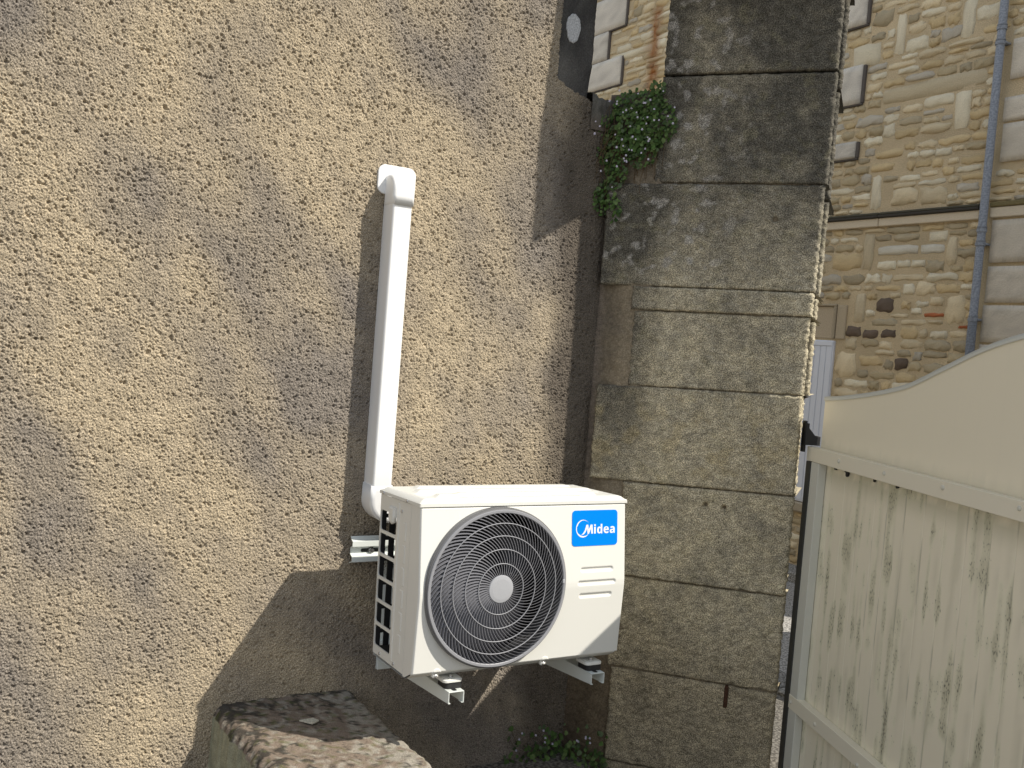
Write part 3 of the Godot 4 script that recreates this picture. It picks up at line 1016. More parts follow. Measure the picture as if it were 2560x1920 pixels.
func pier() -> void:
	var t := thing("stone_pier", "old blackened ashlar pier of large blocks between the roughcast wall and the gate", "wall", F_stone)
	# v0, v1, left edge, right edge
	var courses := [[-0.36, -0.016, 0.18, 0.771], [-0.008, 0.336, 0.175, 0.771], [0.344, 0.680, 0.155, 0.772], [0.688, 1.031, 0.162, 0.771], [1.039, 1.384, 0.03, 0.768], [1.391, 1.660, 0.147, 0.769],
		[1.667, 1.746, 0.135, 0.775], [1.753, 2.119, 0.008, 0.777], [2.127, 2.504, 0.181, 0.785], [2.513, 2.88, 0.185, 0.784], [2.89, 3.26, 0.17, 0.80], [3.27, 3.65, 0.17, 0.81], [3.66, 4.0, 0.17, 0.80]]
	var k := 0
	for c in courses:
		var face := 0.044 + 0.004 * sin(k * 2.3)
		if c[0] > 2.8: face = 0.20 if c[0] < 3.2 else 0.09
		var holes := []
		if k == 3: holes = [[0.469, 0.977, 0.010], [0.535, 0.973, 0.010]]
		if k == 7: holes = [[0.62, 2.0, 0.011]]
		var mb := ashlar_block(c[2], c[3], c[0] - 0.002, c[1] + 0.002, face, 0.115 if c[0] < 2.8 else 0.35, 400 + k * 10, holes)
		obj("ashlar_block", mb, M.ashlar, t)
		k += 1
	# the second, outer leaf of the pier, set back and a little further right
	k = 0
	for c in [[-0.32, 0.30, 0.735], [0.31, 0.655, 0.738], [0.665, 1.005, 0.745], [1.015, 1.375, 0.762], [1.385, 1.655, 0.778], [1.665, 1.74, 0.778], [1.75, 2.09, 0.784], [2.10, 2.48, 0.787], [2.49, 2.89, 0.791], [2.90, 3.3, 0.79], [3.31, 4.0, 0.79]]:
		var mb := ashlar_block(0.55, c[2], c[0], c[1], -0.115, 0.30, 700 + k * 10)
		obj("outer_block", mb, M.ashlar, t)
		k += 1
	# mortar bedding and the smeared fill beside the corner
	var mn := noise(311, 5.0, 3)
	var mp := cells(312, 70.0)
	var nx := 66
	var ny := 420
	var pts := PackedVector3Array()
	var cols := PackedColorArray()
	for j in ny:
		var v := -0.1 + j * 0.0061
		for i in nx:
			var s := -0.02 + i * 0.0122 if i > 30 else -0.02 + i * 0.0072
			if i > 30: s = 0.196 + (i - 30) * 0.0163
			var z := -0.002 + 0.040 * smoothstep(0.0, 0.12, s) + 0.005 * mn.get_noise_2d(s * 2, v * 2) - 0.005 * smoothstep(-0.75, -0.97, mp.get_noise_2d(s, v))
			if s > 0.21: z = 0.032 + 0.006 * mn.get_noise_2d(s * 2, v * 2)
			pts.append(Vector3(s, v, z))
			var c := lin(0.20, 0.17, 0.13).lerp(lin(0.30, 0.25, 0.18), clampf(0.5 + mn.get_noise_2d(s, v * 0.6), 0, 1))
			c = c.lerp(lin(0.20, 0.165, 0.135), smoothstep(0.05, -0.01, s))
			c = c.lerp(lin(0.15, 0.125, 0.10), smoothstep(2.0, 2.3, v) * 0.6)
			c = c.lerp(lin(0.12, 0.085, 0.05), smoothstep(0.7, 0.2, v) * 0.6)
			if s > 0.21: c = lin(0.24, 0.20, 0.145)
			cols.append(c * (1.0 + 0.3 * stain_c.get_noise_2d(s * 3, v * 3)))
	var mb2 := MB.new()
	mb2.grid(nx, ny, pts, cols)
	obj("mortar_fill", mb2, M.mortar, t)
	var core := MB.new()
	core.col = lin(0.2, 0.16, 0.11)
	core.box(Vector3(0.0, -0.3, -0.42), Vector3(0.70, 2.40, -0.04))
	core.box(Vector3(0.20, 2.40, -0.42), Vector3(0.70, 4.0, -0.04))
	obj("rubble_core", core, M.mortar, t)
	# broken cement sill of the hole: from the jamb round the corner to the blocks
	var sx := 64
	var sy := 16
	var sp := PackedVector3Array()
	var sc := PackedColorArray()
	var inv := F_stone.affine_inverse() * F_wall
	for j in sy:
		var w := j / (sy - 1.0)
		for i in sx:
			var q := i / (sx - 1.0)
			var d := -0.108 + q * 0.288    # along the sill, the corner at 0
			var top := 2.436 + 0.010 * mn.get_noise_2d(d * 6, 4.0) + 0.016 * smoothstep(-0.06, -0.10, d) + 0.004 * mn.get_noise_2d(d * 30, 2.0)
			var out := 0.0
			var up := top
			if w < 0.4:
				up = lerpf(2.31, top - 0.012, w / 0.4)
				out = 0.006 + 0.010 * mn.get_noise_2d(d * 8, up * 8) * (0.3 + w)
			else:
				var g := (w - 0.4) / 0.6
				out = 0.004 - 0.015 * g - 0.26 * g * g
				up = top - 0.012 * pow(1.0 - g, 3.0) + 0.006 * mn.get_noise_2d(d * 14, g * 6)
			var base := (inv * Vector3(d, 0, 0)) if d < 0 else Vector3(d, 0, 0)
			var dirn := (inv.basis * Vector3(0, 0, 1)) if d < -0.02 else ((inv.basis * Vector3(0, 0, 1)).lerp(Vector3(0, 0, 1), smoothstep(-0.02, 0.02, d))).normalized()
			sp.append(base + dirn * out + Vector3(0, up, 0))
			var c := lin(0.19, 0.18, 0.16).lerp(lin(0.10, 0.095, 0.085), clampf(0.5 + mn.get_noise_2d(d * 3, up * 3), 0, 1))
			c = c.lerp(lin(0.17, 0.14, 0.115), smoothstep(2.38, 2.32, up))
			sc.append(c)
	var sb := MB.new()
	sb.grid(sx, sy, sp, sc)
	obj("cement_sill", sb, M.mortar, t)
	# a rusted iron strap let into a joint low down
	var iron := MB.new()
	iron.col = lin(0.085, 0.045, 0.028)
	iron.box(Vector3(0.594, 0.268, 0.03), Vector3(0.608, 0.345, 0.055), 0.003)
	obj("iron_strap", iron, M.mortar, t)


func ledge() -> void:
	var t := thing("low_wall_cap", "weathered concrete cap of a low wall, spotted with lichen, below the air conditioner", "wall", F_wall)
	var f := noise(501, 8.0, 5)
	var g := noise(502, 26.0, 4)
	var h := noise(503, 55.0, 2)
	var nx := 96
	var ny := 190
	var pts := PackedVector3Array()
	var cols := PackedColorArray()
	for j in ny:
		var w := -0.02 + j * 0.0068
		for i in nx:
			# across: left side up, rounded, top, right side down
			var q := i / (nx - 1.0)
			var left := -1.33 + 0.085 * w + 0.012 * f.get_noise_2d(w * 3, 1.0)
			var right := -0.885 + 0.062 * w + 0.010 * f.get_noise_2d(w * 3, 9.0)
			var r := 0.045
			var u := 0.0
			var v := 0.29
			if q < 0.2:
				u = left - 0.01 * (1 - q / 0.2)
				v = lerpf(-0.12, 0.29 - r, q / 0.2)
			elif q < 0.34:
				var a := (q - 0.2) / 0.14 * PI / 2
				u = left + r * (1 - cos(a))
				v = 0.29 - r + r * sin(a)
			elif q < 0.82:
				u = lerpf(left + r, right - 0.02, (q - 0.34) / 0.48)
			elif q < 0.88:
				var a := (q - 0.82) / 0.06 * PI / 2
				u = right - 0.02 + 0.02 * sin(a)
				v = 0.29 - 0.02 + 0.02 * cos(a)
			else:
				u = right
				v = lerpf(0.27, -0.12, (q - 0.88) / 0.12)
			var b := 0.007 * f.get_noise_2d(u, w) + 0.0025 * g.get_noise_2d(u, w + v) + 0.0012 * h.get_noise_2d(u, w + v)
			if q > 0.25: v += b
			if q < 0.3: u -= b
			v += 0.006 * smoothstep(0.08, 0.0, w)
			pts.append(Vector3(u, v, w))
			var c := lin(0.27, 0.215, 0.17)
			c = c.lerp(lin(0.44, 0.41, 0.35), 0.8 * smoothstep(0.0, 0.5, g.get_noise_2d(u * 0.8, w * 0.8) + 0.5 * smoothstep(-1.05, -0.9, u)))
			c = c.lerp(lin(0.05, 0.048, 0.042), 0.85 * smoothstep(0.08, 0.42, f.get_noise_2d(u * 2.4 + 4, w * 2.4) + 0.45 * exp(-pow((u - left - 0.035) / 0.05, 2)) + 0.25 * smoothstep(0.18, 0.02, w) + 0.4 * h.get_noise_2d(u, w) - 0.12))
			c = c.lerp(lin(0.12, 0.13, 0.045), 0.6 * smoothstep(0.2, 0.45, f.get_noise_2d(u * 3 + 40, w * 3)))
			if q < 0.22: c = lin(0.36, 0.35, 0.25) * (1.0 + 0.4 * g.get_noise_2d(w, v))
			cols.append(c)
	var mb := MB.new()
	mb.grid(ny, nx, _turned(pts, nx, ny), _turned_c(cols, nx, ny))
	obj("cap_stone", mb, M.moss, t)
	var flake := MB.new()
	flake.col = lin(0.66, 0.63, 0.52)
	flake.slab(PackedVector2Array([Vector2(-1.12, -0.205), Vector2(-1.075, -0.20), Vector2(-1.065, -0.225), Vector2(-1.09, -0.24), Vector2(-1.10, -0.228)]), 0.30, 0.304)
	var fl := obj("stone_flake", flake, M.mortar, t)
	fl.transform = Transform3D(Basis(Vector3(1, 0, 0), Vector3(0, 0, -1), Vector3(0, 1, 0)), Vector3(0, -0.004, 0))

func _turned(a: PackedVector3Array, nx: int, ny: int) -> PackedVector3Array:
	var o := PackedVector3Array()
	for i in nx:
		for j in ny: o.append(a[j * nx + i])
	return o

func _turned_c(a: PackedColorArray, nx: int, ny: int) -> PackedColorArray:
	var o := PackedColorArray()
	for i in nx:
		for j in ny: o.append(a[j * nx + i])
	return o


# ---- the gate leaf standing open towards the viewer
func gate_top(w: float) -> float:
	var xs := [-0.05, 0.036, 0.31, 0.54, 0.737, 0.908, 1.075, 1.25, 1.5, 2.2]
	var ys := [1.392, 1.394, 1.425, 1.468, 1.537, 1.596, 1.634, 1.66, 1.68, 1.685]
	for i in xs.size() - 1:
		if w <= xs[i + 1]:
			var t: float = clampf((w - xs[i]) / (xs[i + 1] - xs[i]), 0, 1)
			var i0 := maxi(i - 1, 0)
			var i3 := mini(i + 2, xs.size() - 1)
			return cubic_interpolate(ys[i], ys[i + 1], ys[i0], ys[i3], t)
	return 1.67

func gate() -> void:
	var t := thing("sheet_gate", "cream metal gate leaf with a swept curved top, streaked with green grime", "gate", F_gate)
	var G := Transform3D(Basis().scaled(Vector3.ONE * 0.943), Vector3(0, EYE - EYE * 0.943, 0))   # true size
	var f := noise(601, 9.0, 3)
	var g := noise(602, 60.0, 2)
	var seams := [0.024, 0.12, 0.22, 0.32, 0.42, 0.49, 0.59, 0.69, 0.79, 0.89, 0.99, 1.09, 1.19, 1.29, 1.39, 1.49, 1.59, 1.69, 1.79]
	for s in seams.size() - 1:
		var a: float = seams[s] + 0.0001
		var b: float = seams[s + 1] - 0.0001
		var qs := [0.0, 0.015, 0.045, 0.2, 0.4, 0.5, 0.6, 0.8, 0.955, 0.985, 1.0]
		var zs := [-0.0008, -0.0001, 0.0, 0.0001, 0.0, -0.0002, 0.0, 0.0001, 0.0, 0.0002, -0.0008]
		for half in 2:
			var ny := 60 if half == 0 else 30
			var pts := PackedVector3Array()
			var cols := PackedColorArray()
			for j in ny:
				for i in 11:
					var ii := i
					var w := lerpf(a, b, qs[ii])
					var k := j / (ny - 1.0)
					var v := lerpf(0.02, 1.18, k) if half == 0 else lerpf(1.1805, gate_top(w), k)
					var z: float = zs[ii] if half == 0 else 0.0
					pts.append(Vector3(w, v, z))
					var c := lin(0.86, 0.80, 0.645)
					if half == 0:
						# algae running down from the upper rail
						var st := f.get_noise_2d(w * 2.4, v * 0.14)
						c = c.lerp(lin(0.46, 0.44, 0.32), smoothstep(0.10, 0.6, st + 0.2 * f.get_noise_2d(w * 6.0, v)) * 0.3 * smoothstep(0.08, 0.35, w + 0.1 * st))
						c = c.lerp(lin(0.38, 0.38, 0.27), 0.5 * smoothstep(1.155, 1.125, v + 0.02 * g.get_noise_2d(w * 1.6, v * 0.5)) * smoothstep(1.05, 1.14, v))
						if (ii < 2 or ii > 8) and w > 0.4: c = c.lerp(lin(0.26, 0.255, 0.20), 0.45 * smoothstep(-0.1, 0.3, f.get_noise_2d(w * 3, v * 0.5)))
					else:
						c = c.lerp(lin(0.50, 0.50, 0.40), 0.25 * smoothstep(1.25, 1.205, v + 0.02 * f.get_noise_2d(w * 4, 1.0)))
					cols.append(c)
			var mb := MB.new()
			mb.xf = G
			mb.grid(11, ny, pts, cols)
			mb.col = lin(0.7, 0.68, 0.6)
			var lo := 0.02 if half == 0 else 1.1805
			mb.quad(Vector3(b, lo, -0.018), Vector3(a, lo, -0.018), Vector3(a, 1.18 if half == 0 else gate_top(a), -0.018), Vector3(b, 1.18 if half == 0 else gate_top(b), -0.018))
			obj("plank" if half == 0 else "top_plank", mb, M.gate_low if half == 0 else M.gate, t)
	# edge trim along the curve
	var nt := 60
	var tp := PackedVector3Array()
	for j in nt:
		var w := lerpf(0.022, 1.79, j / (nt - 1.0))
		var y := gate_top(w)
		for e in [[-0.021, -0.010], [-0.021, 0.003], [0.003, 0.003], [0.003, -0.012]]:
			tp.append(Vector3(w, y + e[1], e[0]))
	var tm := MB.new()
	tm.xf = G
	tm.grid(4, nt, tp)
	obj("top_trim", tm, M.trim, t)
	for r in [[1.155, 1.207], [0.236, 0.288]]:
		var mb := MB.new()
		mb.xf = G
		mb.col = lin(0.80, 0.755, 0.62)
		mb.box(Vector3(-0.012 if r[0] > 1 else 0.024, r[0], 0.0015), Vector3(1.79, r[1], 0.034), 0.0015)
		obj("rail", mb, M.gate, t)
	var sm := MB.new()
	sm.xf = G
	sm.box(Vector3(0.026, -0.02, 0.0015), Vector3(0.084, 1.154, 0.0325), 0.0015)
	obj("stile", sm, M.trim, t)
	var ds := MB.new()
	ds.xf = G
	ds.box(Vector3(-0.012, -0.03, -0.03), Vector3(0.0245, 1.153, 0.0345), 0.002)
	obj("edge_seal", ds, M.seal, t)
	for q in [[0.225, 1.183], [0.511, 1.184], [0.814, 1.188], [1.13, 1.188], [0.042, 0.262], [0.23, 0.258], [0.518, 0.245], [0.83, 0.26]]:
		var mb := MB.new()
		mb.xf = G
		mb.col = lin(0.62, 0.60, 0.52)
		mb.lathe(Vector3(q[0], q[1], 0), PackedVector2Array([Vector2(0.0075, 0.033), Vector2(0.007, 0.0365), Vector2(0.004, 0.039), Vector2(0.0002, 0.0395)]), 14)
		obj("screw", mb, M.gate, t)
	# black latch at the upper corner
	var lt := MB.new()
	lt.xf = G * Transform3D(Basis(Vector3(0, 0, -1), Vector3(0, 1, 0), Vector3(1, 0, 0)), Vector3(-0.005, 0.0, 0.0))
	lt.slab(PackedVector2Array([Vector2(-0.055, 1.212), Vector2(0.004, 1.212), Vector2(0.004, 1.246), Vector2(-0.018, 1.248), Vector2(-0.043, 1.275), Vector2(-0.043, 1.292), Vector2(-0.055, 1.292)]), -0.02, 0.015, 0.002)
	lt.box(Vector3(-0.055, 1.185, -0.02), Vector3(-0.045, 1.30, 0.0), 0.001)
	obj("latch", lt, M.rubber, t)
	# dead leaves caught under the rail
	for q in [[0.155, 1.150, 0.006], [0.235, 1.146, 0.012], [0.225, 1.152, 0.008], [0.41, 1.15, 0.006], [0.545, 1.15, 0.008]]:
		var dl := MB.new()
		dl.xf = G
		var poly := PackedVector2Array()
		for i in 9: poly.append(Vector2(q[0], q[1]) + Vector2(cos(TAU * i / 9), sin(TAU * i / 9) * 1.4) * q[2] * rng.randf_range(0.5, 1.1))
		dl.slab(poly, 0.001, 0.008)
		obj("cobweb_clump", dl, M.rubber, t)


# ---- wall bracket that carries the unit
func bracket() -> void:
	var t := thing("wall_bracket", "galvanised channel bracket on the roughcast, its arms under the air conditioner", "bracket", F_wall)
	# rail: an open channel with folded lips
	var prof := [Vector2(0.012, 0.820), Vector2(0.020, 0.811), Vector2(0.034, 0.806), Vector2(0.034, 0.789), Vector2(0.016, 0.782), Vector2(0.016, 0.762), Vector2(0.034, 0.756), Vector2(0.036, 0.738), Vector2(0.012, 0.730)]
	var mb := MB.new()
	for q in prof.size() - 1:
		var a: Vector2 = prof[q]
		var b: Vector2 = prof[q + 1]
		mb.quad(Vector3(-0.924, a.y, a.x), Vector3(-0.924, b.y, b.x), Vector3(-0.16, b.y, b.x), Vector3(-0.16, a.y, a.x))
		var nn := Vector2(-(a.y - b.y), a.x - b.x).normalized() * 0.003
		mb.quad(Vector3(-0.16, a.y + nn.y, a.x + nn.x), Vector3(-0.16, b.y + nn.y, b.x + nn.x), Vector3(-0.924, b.y + nn.y, b.x + nn.x), Vector3(-0.924, a.y + nn.y, a.x + nn.x))
		mb.quad(Vector3(-0.924, a.y + nn.y, a.x + nn.x), Vector3(-0.924, b.y + nn.y, b.x + nn.x), Vector3(-0.924, b.y, b.x), Vector3(-0.924, a.y, a.x))
	var rail := obj("rail", mb, M.galv, t)
	var slot := MB.new()
	slot.slab(rrect(-0.888, 0.766, -0.80, 0.778, 0.006), 0.0150, 0.0172)
	obj("slot", slot, M.dark, rail)
	var bolt := MB.new()
	bolt.lathe(Vector3(-0.852, 0.772, 0), PackedVector2Array([Vector2(0.013, 0.016), Vector2(0.013, 0.019), Vector2(0.009, 0.0195), Vector2(0.0085, 0.026), Vector2(0.0003, 0.027)]), 6)
	obj("bolt", bolt, M.steel, rail)
	# the arms, square with the unit
	for x in [0.116, 0.616]:
		var arm := MB.new()
		arm.xf = F_wall.affine_inverse() * F_ac
		var w := 0.050
		var top := -0.042
		var hgt := 0.034
		var zf := 0.012
		var zb := -0.540
		var th := 0.0022
		arm.box(Vector3(x, top - th, zb), Vector3(x + w, top, zf), 0.0006)
		for e in [x, x + w - th]:
			var deep := hgt * 1.9
			# side web, deeper towards the wall
			var pl := [Vector3(e, top - th, zb), Vector3(e, top - th, zf), Vector3(e, top - hgt, zf), Vector3(e, top - deep, zb)]
			var o := Vector3(th, 0, 0)
			arm.quad(pl[0], pl[3], pl[2], pl[1])
			arm.quad(pl[0] + o, pl[1] + o, pl[2] + o, pl[3] + o)
			arm.quad(pl[1], pl[2], pl[2] + o, pl[1] + o)
			arm.quad(pl[3], pl[3] + o, pl[2] + o, pl[2])
		arm.box(Vector3(x, top - hgt - 0.0005, zf - 0.02), Vector3(x + 0.007, top - hgt + 0.0015, zf), 0.0)
		arm.box(Vector3(x + w - 0.007, top - hgt - 0.0005, zf - 0.02), Vector3(x + w, top - hgt + 0.0015, zf), 0.0)
		arm.box(Vector3(x, top - 0.10, -0.570), Vector3(x + w, 0.32, -0.537), 0.002)
		var ao := obj("arm", arm, M.galv, t)
		var sl := MB.new()
		sl.xf = arm.xf * Transform3D(Basis(Vector3(1, 0, 0), Vector3(0, 0, -1), Vector3(0, 1, 0)), Vector3.ZERO)
		sl.slab(rrect(x + 0.018, -0.004, x + 0.032, 0.055, 0.006), top - 0.001, top + 0.0006)
		obj("slot", sl, M.dark, ao)
		var pad := MB.new()
		pad.xf = sl.xf
		pad.slab(rrect(x + 0.000, 0.012, x + 0.058, 0.075, 0.014), top + 0.0008, top + 0.020, 0.002)
		obj("rubber_pad", pad, M.rubber, ao)


# ---- the air conditioner
func panel_z(y: float) -> float:
	var q := absf(y - 0.247)
	var z := 0.020 * (1.0 - q / 0.2475)
	if q < 0.012: z -= 0.0007 * pow(1.0 - q / 0.012, 2)
	return z

func pill(x: float, y: float, x0: float, x1: float, yc: float, r: float) -> float:   # signed distance to a stadium
	var cx := clampf(x, x0 + r, x1 - r)
	return Vector2(x - cx, y - yc).length() - r

func air_conditioner() -> void:
	var t := thing("air_conditioner", "white outdoor air conditioner unit with a round grey fan grille and blue badge", "air conditioner", F_ac)
	var ctr := Vector3(0.254, 0.256, -0.008)
	var W := 0.72
	# front panel, folded across the middle
	var st := 0.0025
	var nx := 289
	var ny := 191
	var pts := PackedVector3Array()
	var keep := PackedByteArray()
	for j in ny:
		var y := 0.020 + j * st
		var pz := panel_z(y)
		for i in nx:
			var x := i * st
			var z := pz
			var e := minf(x, W - x)
			if e < 0.005: z -= 0.005 - sqrt(maxf(0.0, 0.000025 - pow(0.005 - e, 2)))
			var et := 0.495 - y
			if et < 0.004: z -= 0.004 - sqrt(maxf(0.0, 0.000016 - pow(0.004 - et, 2)))
			if x > 0.52 and y < 0.31 and y > 0.19:
				for g in [[0.549, 0.672, 0.2915], [0.540, 0.683, 0.251], [0.548, 0.671, 0.211]]:
					z -= 0.0045 * smoothstep(0.001, -0.003, pill(x, y, g[0], g[1], g[2], 0.0065))
			pts.append(Vector3(x, y, z))
			keep.append(0 if Vector2(x + st / 2 - ctr.x, y + st / 2 - ctr.y).length() < 0.226 else 1)
	var mb := MB.new()
	mb.grid(nx, ny, pts, PackedColorArray(), keep)
	# folded returns at the two sides and the top
	for e in [0.0, W]:
		var q0 := Vector3(e, 0.020, -0.0635)
		var q1 := Vector3(e, -0.004, -0.0635)
		var q2 := Vector3(e, -0.004, -0.050)
		var q3 := Vector3(e, 0.020, -0.003)
		if e == 0.0: mb.quad(q0, q1, q2, q3)
		else: mb.quad(q3, q2, q1, q0)
	for e in [0.0, W]:
		var sp := PackedVector3Array()
		for j in ny:
			var y := 0.020 + j * st
			var a := Vector3(e, y, panel_z(y) - 0.005)
			var b := Vector3(e, y, -0.0635)
			if e == 0.0:
				sp.append(b); sp.append(a)
			else:
				sp.append(a); sp.append(b)
		mb.grid(2, ny, sp)
	mb.quad(Vector3(0, 0.495, -0.004), Vector3(W, 0.495, -0.004), Vector3(W, 0.495, -0.03), Vector3(0, 0.495, -0.03))
	mb.quad(Vector3(0, 0.020, -0.0635), Vector3(W, 0.020, -0.0635), Vector3(W, 0.020, 0.0), Vector3(0, 0.020, 0.0))
	var fp := obj("front_panel", mb, M.white, t)
	# the rim round the fan opening
	var rim := MB.new()
	rim.lathe(ctr, PackedVector2Array([Vector2(0.2375, -0.012), Vector2(0.2375, 0.0315), Vector2(0.2355, 0.0345), Vector2(0.2325, 0.0355)]), 128)
	rim.lathe(ctr, PackedVector2Array([Vector2(0.2245, 0.030), Vector2(0.2245, -0.060)]), 128)
	obj("fan_rim", rim, M.rim, fp)
	# grille
	var ring := MB.new()
	ring.lathe(ctr, PackedVector2Array([Vector2(0.2325, 0.030), Vector2(0.2325, 0.0375), Vector2(0.2310, 0.0398), Vector2(0.2245, 0.0398), Vector2(0.2225, 0.0380), Vector2(0.2225, 0.022)]), 128)
	var go := obj("fan_grille", ring, M.grille, t)
	var dome := func(r: float) -> float: return 0.039 + 0.010 * (1.0 - pow(r / 0.2235, 2.0))
	var radii := [0.0405, 0.075, 0.117, 0.156, 0.193, 0.2235]
	for r in [0.075, 0.117, 0.156, 0.193]:
		var path := PackedVector3Array()
		for i in 97:
			var a := TAU * i / 96
			path.append(ctr + Vector3(cos(a) * r, sin(a) * r, dome.call(r)))
		var rb := MB.new()
		rb.tube(path, 0.0017, 6, false)
		obj("grille_ring", rb, M.grille, go)
	var counts := [50, 64, 80, 84, 84]
	var vanes := MB.new()
	for b in 5:
		var r0: float = radii[b]
		var r1: float = radii[b + 1]
		for q in counts[b]:
			var a0: float = TAU * (q + 0.37 * b) / counts[b]
			var fr := []
			var seg := 3
			for i in seg + 1:
				var r := lerpf(r0, r1, float(i) / seg)
				var sw := 0.9 * pow((r - 0.0405) / 0.177, 1.25)
				var a := a0 + sw
				var d := Vector3(cos(a), sin(a), 0)
				var tn := Vector3(-sin(a), cos(a), 0)
				var front: Vector3 = ctr + d * r + Vector3(0, 0, dome.call(r))
				var back := front - tn * 0.0042 - Vector3(0, 0, 0.0085)
				fr.append([front + tn * 0.0008, front - tn * 0.0008, back - tn * 0.0006, back + tn * 0.0006])
			for i in seg:
				var A: Array = fr[i]
				var B: Array = fr[i + 1]
				for e in 4:
					vanes.quad(A[e], A[(e + 1) % 4], B[(e + 1) % 4], B[e])
	obj("grille_vanes", vanes, M.vane, go, "", "stuff")
	var hub := MB.new()
	hub.lathe(ctr, PackedVector2Array([Vector2(0.0415, 0.036), Vector2(0.0415, 0.0475), Vector2(0.0395, 0.0500), Vector2(0.030, 0.0512), Vector2(0.0003, 0.0518)]), 64)
	obj("grille_hub", hub, M.hub, go)
	var clip := MB.new()
	clip.box(ctr + Vector3(0.2205, 0.002, 0.036), ctr + Vector3(0.2285, 0.014, 0.0412), 0.0012)
	obj("grille_clip", clip, M.hub, go)
	# fan behind it
	var fan := MB.new()
	fan.lathe(ctr, PackedVector2Array([Vector2(0.055, -0.12), Vector2(0.055, -0.035), Vector2(0.045, -0.025), Vector2(0.0003, -0.022)]), 32)
	var fo := obj("fan", fan, M.fan, t)
	for q in 3:
		var bl := PackedVector3Array()
		for j in 9:
			var r := lerpf(0.05, 0.20, j / 8.0)
			for i in 9:
				var a: float = TAU * q / 3.0 + 0.5 + lerpf(-0.55, 0.62, i / 8.0) * (0.7 + 0.5 * j / 8.0) + j * 0.05
				bl.append(ctr + Vector3(cos(a) * r, sin(a) * r, lerpf(-0.035, -0.115, i / 8.0) + 0.012 * sin(i / 8.0 * PI)))
		var bm := MB.new()
		bm.grid(9, 9, bl)
		obj("fan_blade", bm, M.fan, fo)
	# inside: dark coil, liner, guard bars at the back
	var ins := MB.new()
	ins.box(Vector3(0.095, 0.03, -0.285), Vector3(0.655, 0.475, -0.24))
	ins.box(Vector3(0.5, 0.03, -0.24), Vector3(0.515, 0.475, -0.065))
	ins.box(Vector3(0.085, 0.03, -0.285), Vector3(0.094, 0.475, -0.075))
	ins.box(Vector3(0.005, 0.012, -0.285), Vector3(0.70, 0.022, -0.02))
	ins.box(Vector3(0.005, 0.475, -0.285), Vector3(0.70, 0.485, -0.03))
	obj("condenser_coil", ins, M.dark, t)
	var glint := MB.new()  # added blue strip standing in for the blue glow behind the grille
	glint.box(Vector3(0.205, 0.075, -0.238), Vector3(0.245, 0.088, -0.235))
	obj("blue_glint_strip", glint, M.blue, t)
	var bars := MB.new()
	for x in [0.004, 0.030, 0.062]:
		bars.box(Vector3(x, 0.02, -0.296), Vector3(x + (0.014 if x < 0.01 else 0.018), 0.47, -0.290))
	for y in [0.06, 0.135, 0.21, 0.285, 0.35, 0.42]:
		bars.box(Vector3(0.004, y, -0.2955), Vector3(0.08, y + 0.012, -0.2905))
	bars.box(Vector3(0.078, 0.02, -0.297), Vector3(0.70, 0.48, -0.2865))
	obj("back_guard", bars, M.dark, t)
	# left side panel with six openings
	var sd := MB.new()
	sd.xf = Transform3D(Basis(Vector3(0, 0, 1), Vector3(0, 1, 0), Vector3(-1, 0, 0)), Vector3(0.0, 0, 0))   # panel plane: x = depth, z = out to the left
	var zb := -0.300
	var zo0 := -0.2945
	var zo1 := -0.1685
	var ys := []
	for i in 6: ys.append(0.0275 + i * 0.0716)
	var cell_lo := 0.022
	for i in 6:
		var lo_y: float = 0.022 + i * 0.0716
		var hi_y: float = lo_y + 0.0716
		hole_cell(sd, zb, -0.166, lo_y, hi_y, zo0, zo1, ys[i], ys[i] + 0.0615, 0.009, 0.004)
	var flat := func(a: float, b: float, y0: float, y1: float) -> void:
		sd.quad(Vector3(a, y0, 0), Vector3(b, y0, 0), Vector3(b, y1, 0), Vector3(a, y1, 0))
	flat.call(zb, -0.0645, 0.0, 0.022)
	flat.call(zb, -0.0645, 0.4516, 0.4945)
	flat.call(-0.166, -0.0645, 0.022, 0.4516)
	# folded edges
	sd.quad(Vector3(zb, 0.0, -0.02), Vector3(zb, 0.0, 0), Vector3(zb, 0.4945, 0), Vector3(zb, 0.4945, -0.02))
	sd.quad(Vector3(-0.0645, 0.0, 0), Vector3(-0.0645, 0.0, -0.004), Vector3(-0.0645, 0.4945, -0.004), Vector3(-0.0645, 0.4945, 0))
	var so := obj("side_panel", sd, M.white, t)
	for i in 6:
		var em := MB.new()
		em.xf = sd.xf
		var y := 0.05 + i * 0.066
		em.slab(rrect(-0.118, y, -0.094, y + 0.054, 0.004), -0.001, 0.0016, 0.0012)
		obj("embossed_pad", em, M.white, so)
	var rb2 := MB.new()
	rb2.xf = sd.xf
	rb2.slab(rrect(-0.162, 0.012, -0.149, 0.485, 0.003), -0.001, 0.002, 0.0016)
	obj("stiffening_rib", rb2, M.white, so)
	var grip := MB.new()
	grip.xf = sd.xf
	grip.slab(PackedVector2Array([Vector2(-0.215, 0.457), Vector2(-0.212, 0.428), Vector2(-0.195, 0.416), Vector2(-0.180, 0.422), Vector2(-0.172, 0.440), Vector2(-0.170, 0.468), Vector2(-0.215, 0.470)]), -0.001, 0.011, 0.006)
	obj("grip", grip, M.white, so)
	for q in [[-0.244, 0.010], [-0.134, 0.010], [-0.131, 0.465]]:
		screw(sd.xf, Vector3(q[0], q[1], 0.0), so)
	# right side and base pan
	var rs := MB.new()
	rs.box(Vector3(W - 0.003, 0.0, -0.300), Vector3(W, 0.4945, -0.0645), 0.0008)
	rs.box(Vector3(W, 0.05, -0.18), Vector3(W + 0.012, 0.22, -0.07), 0.006)
	obj("valve_panel", rs, M.white, t)
	var bp := MB.new()
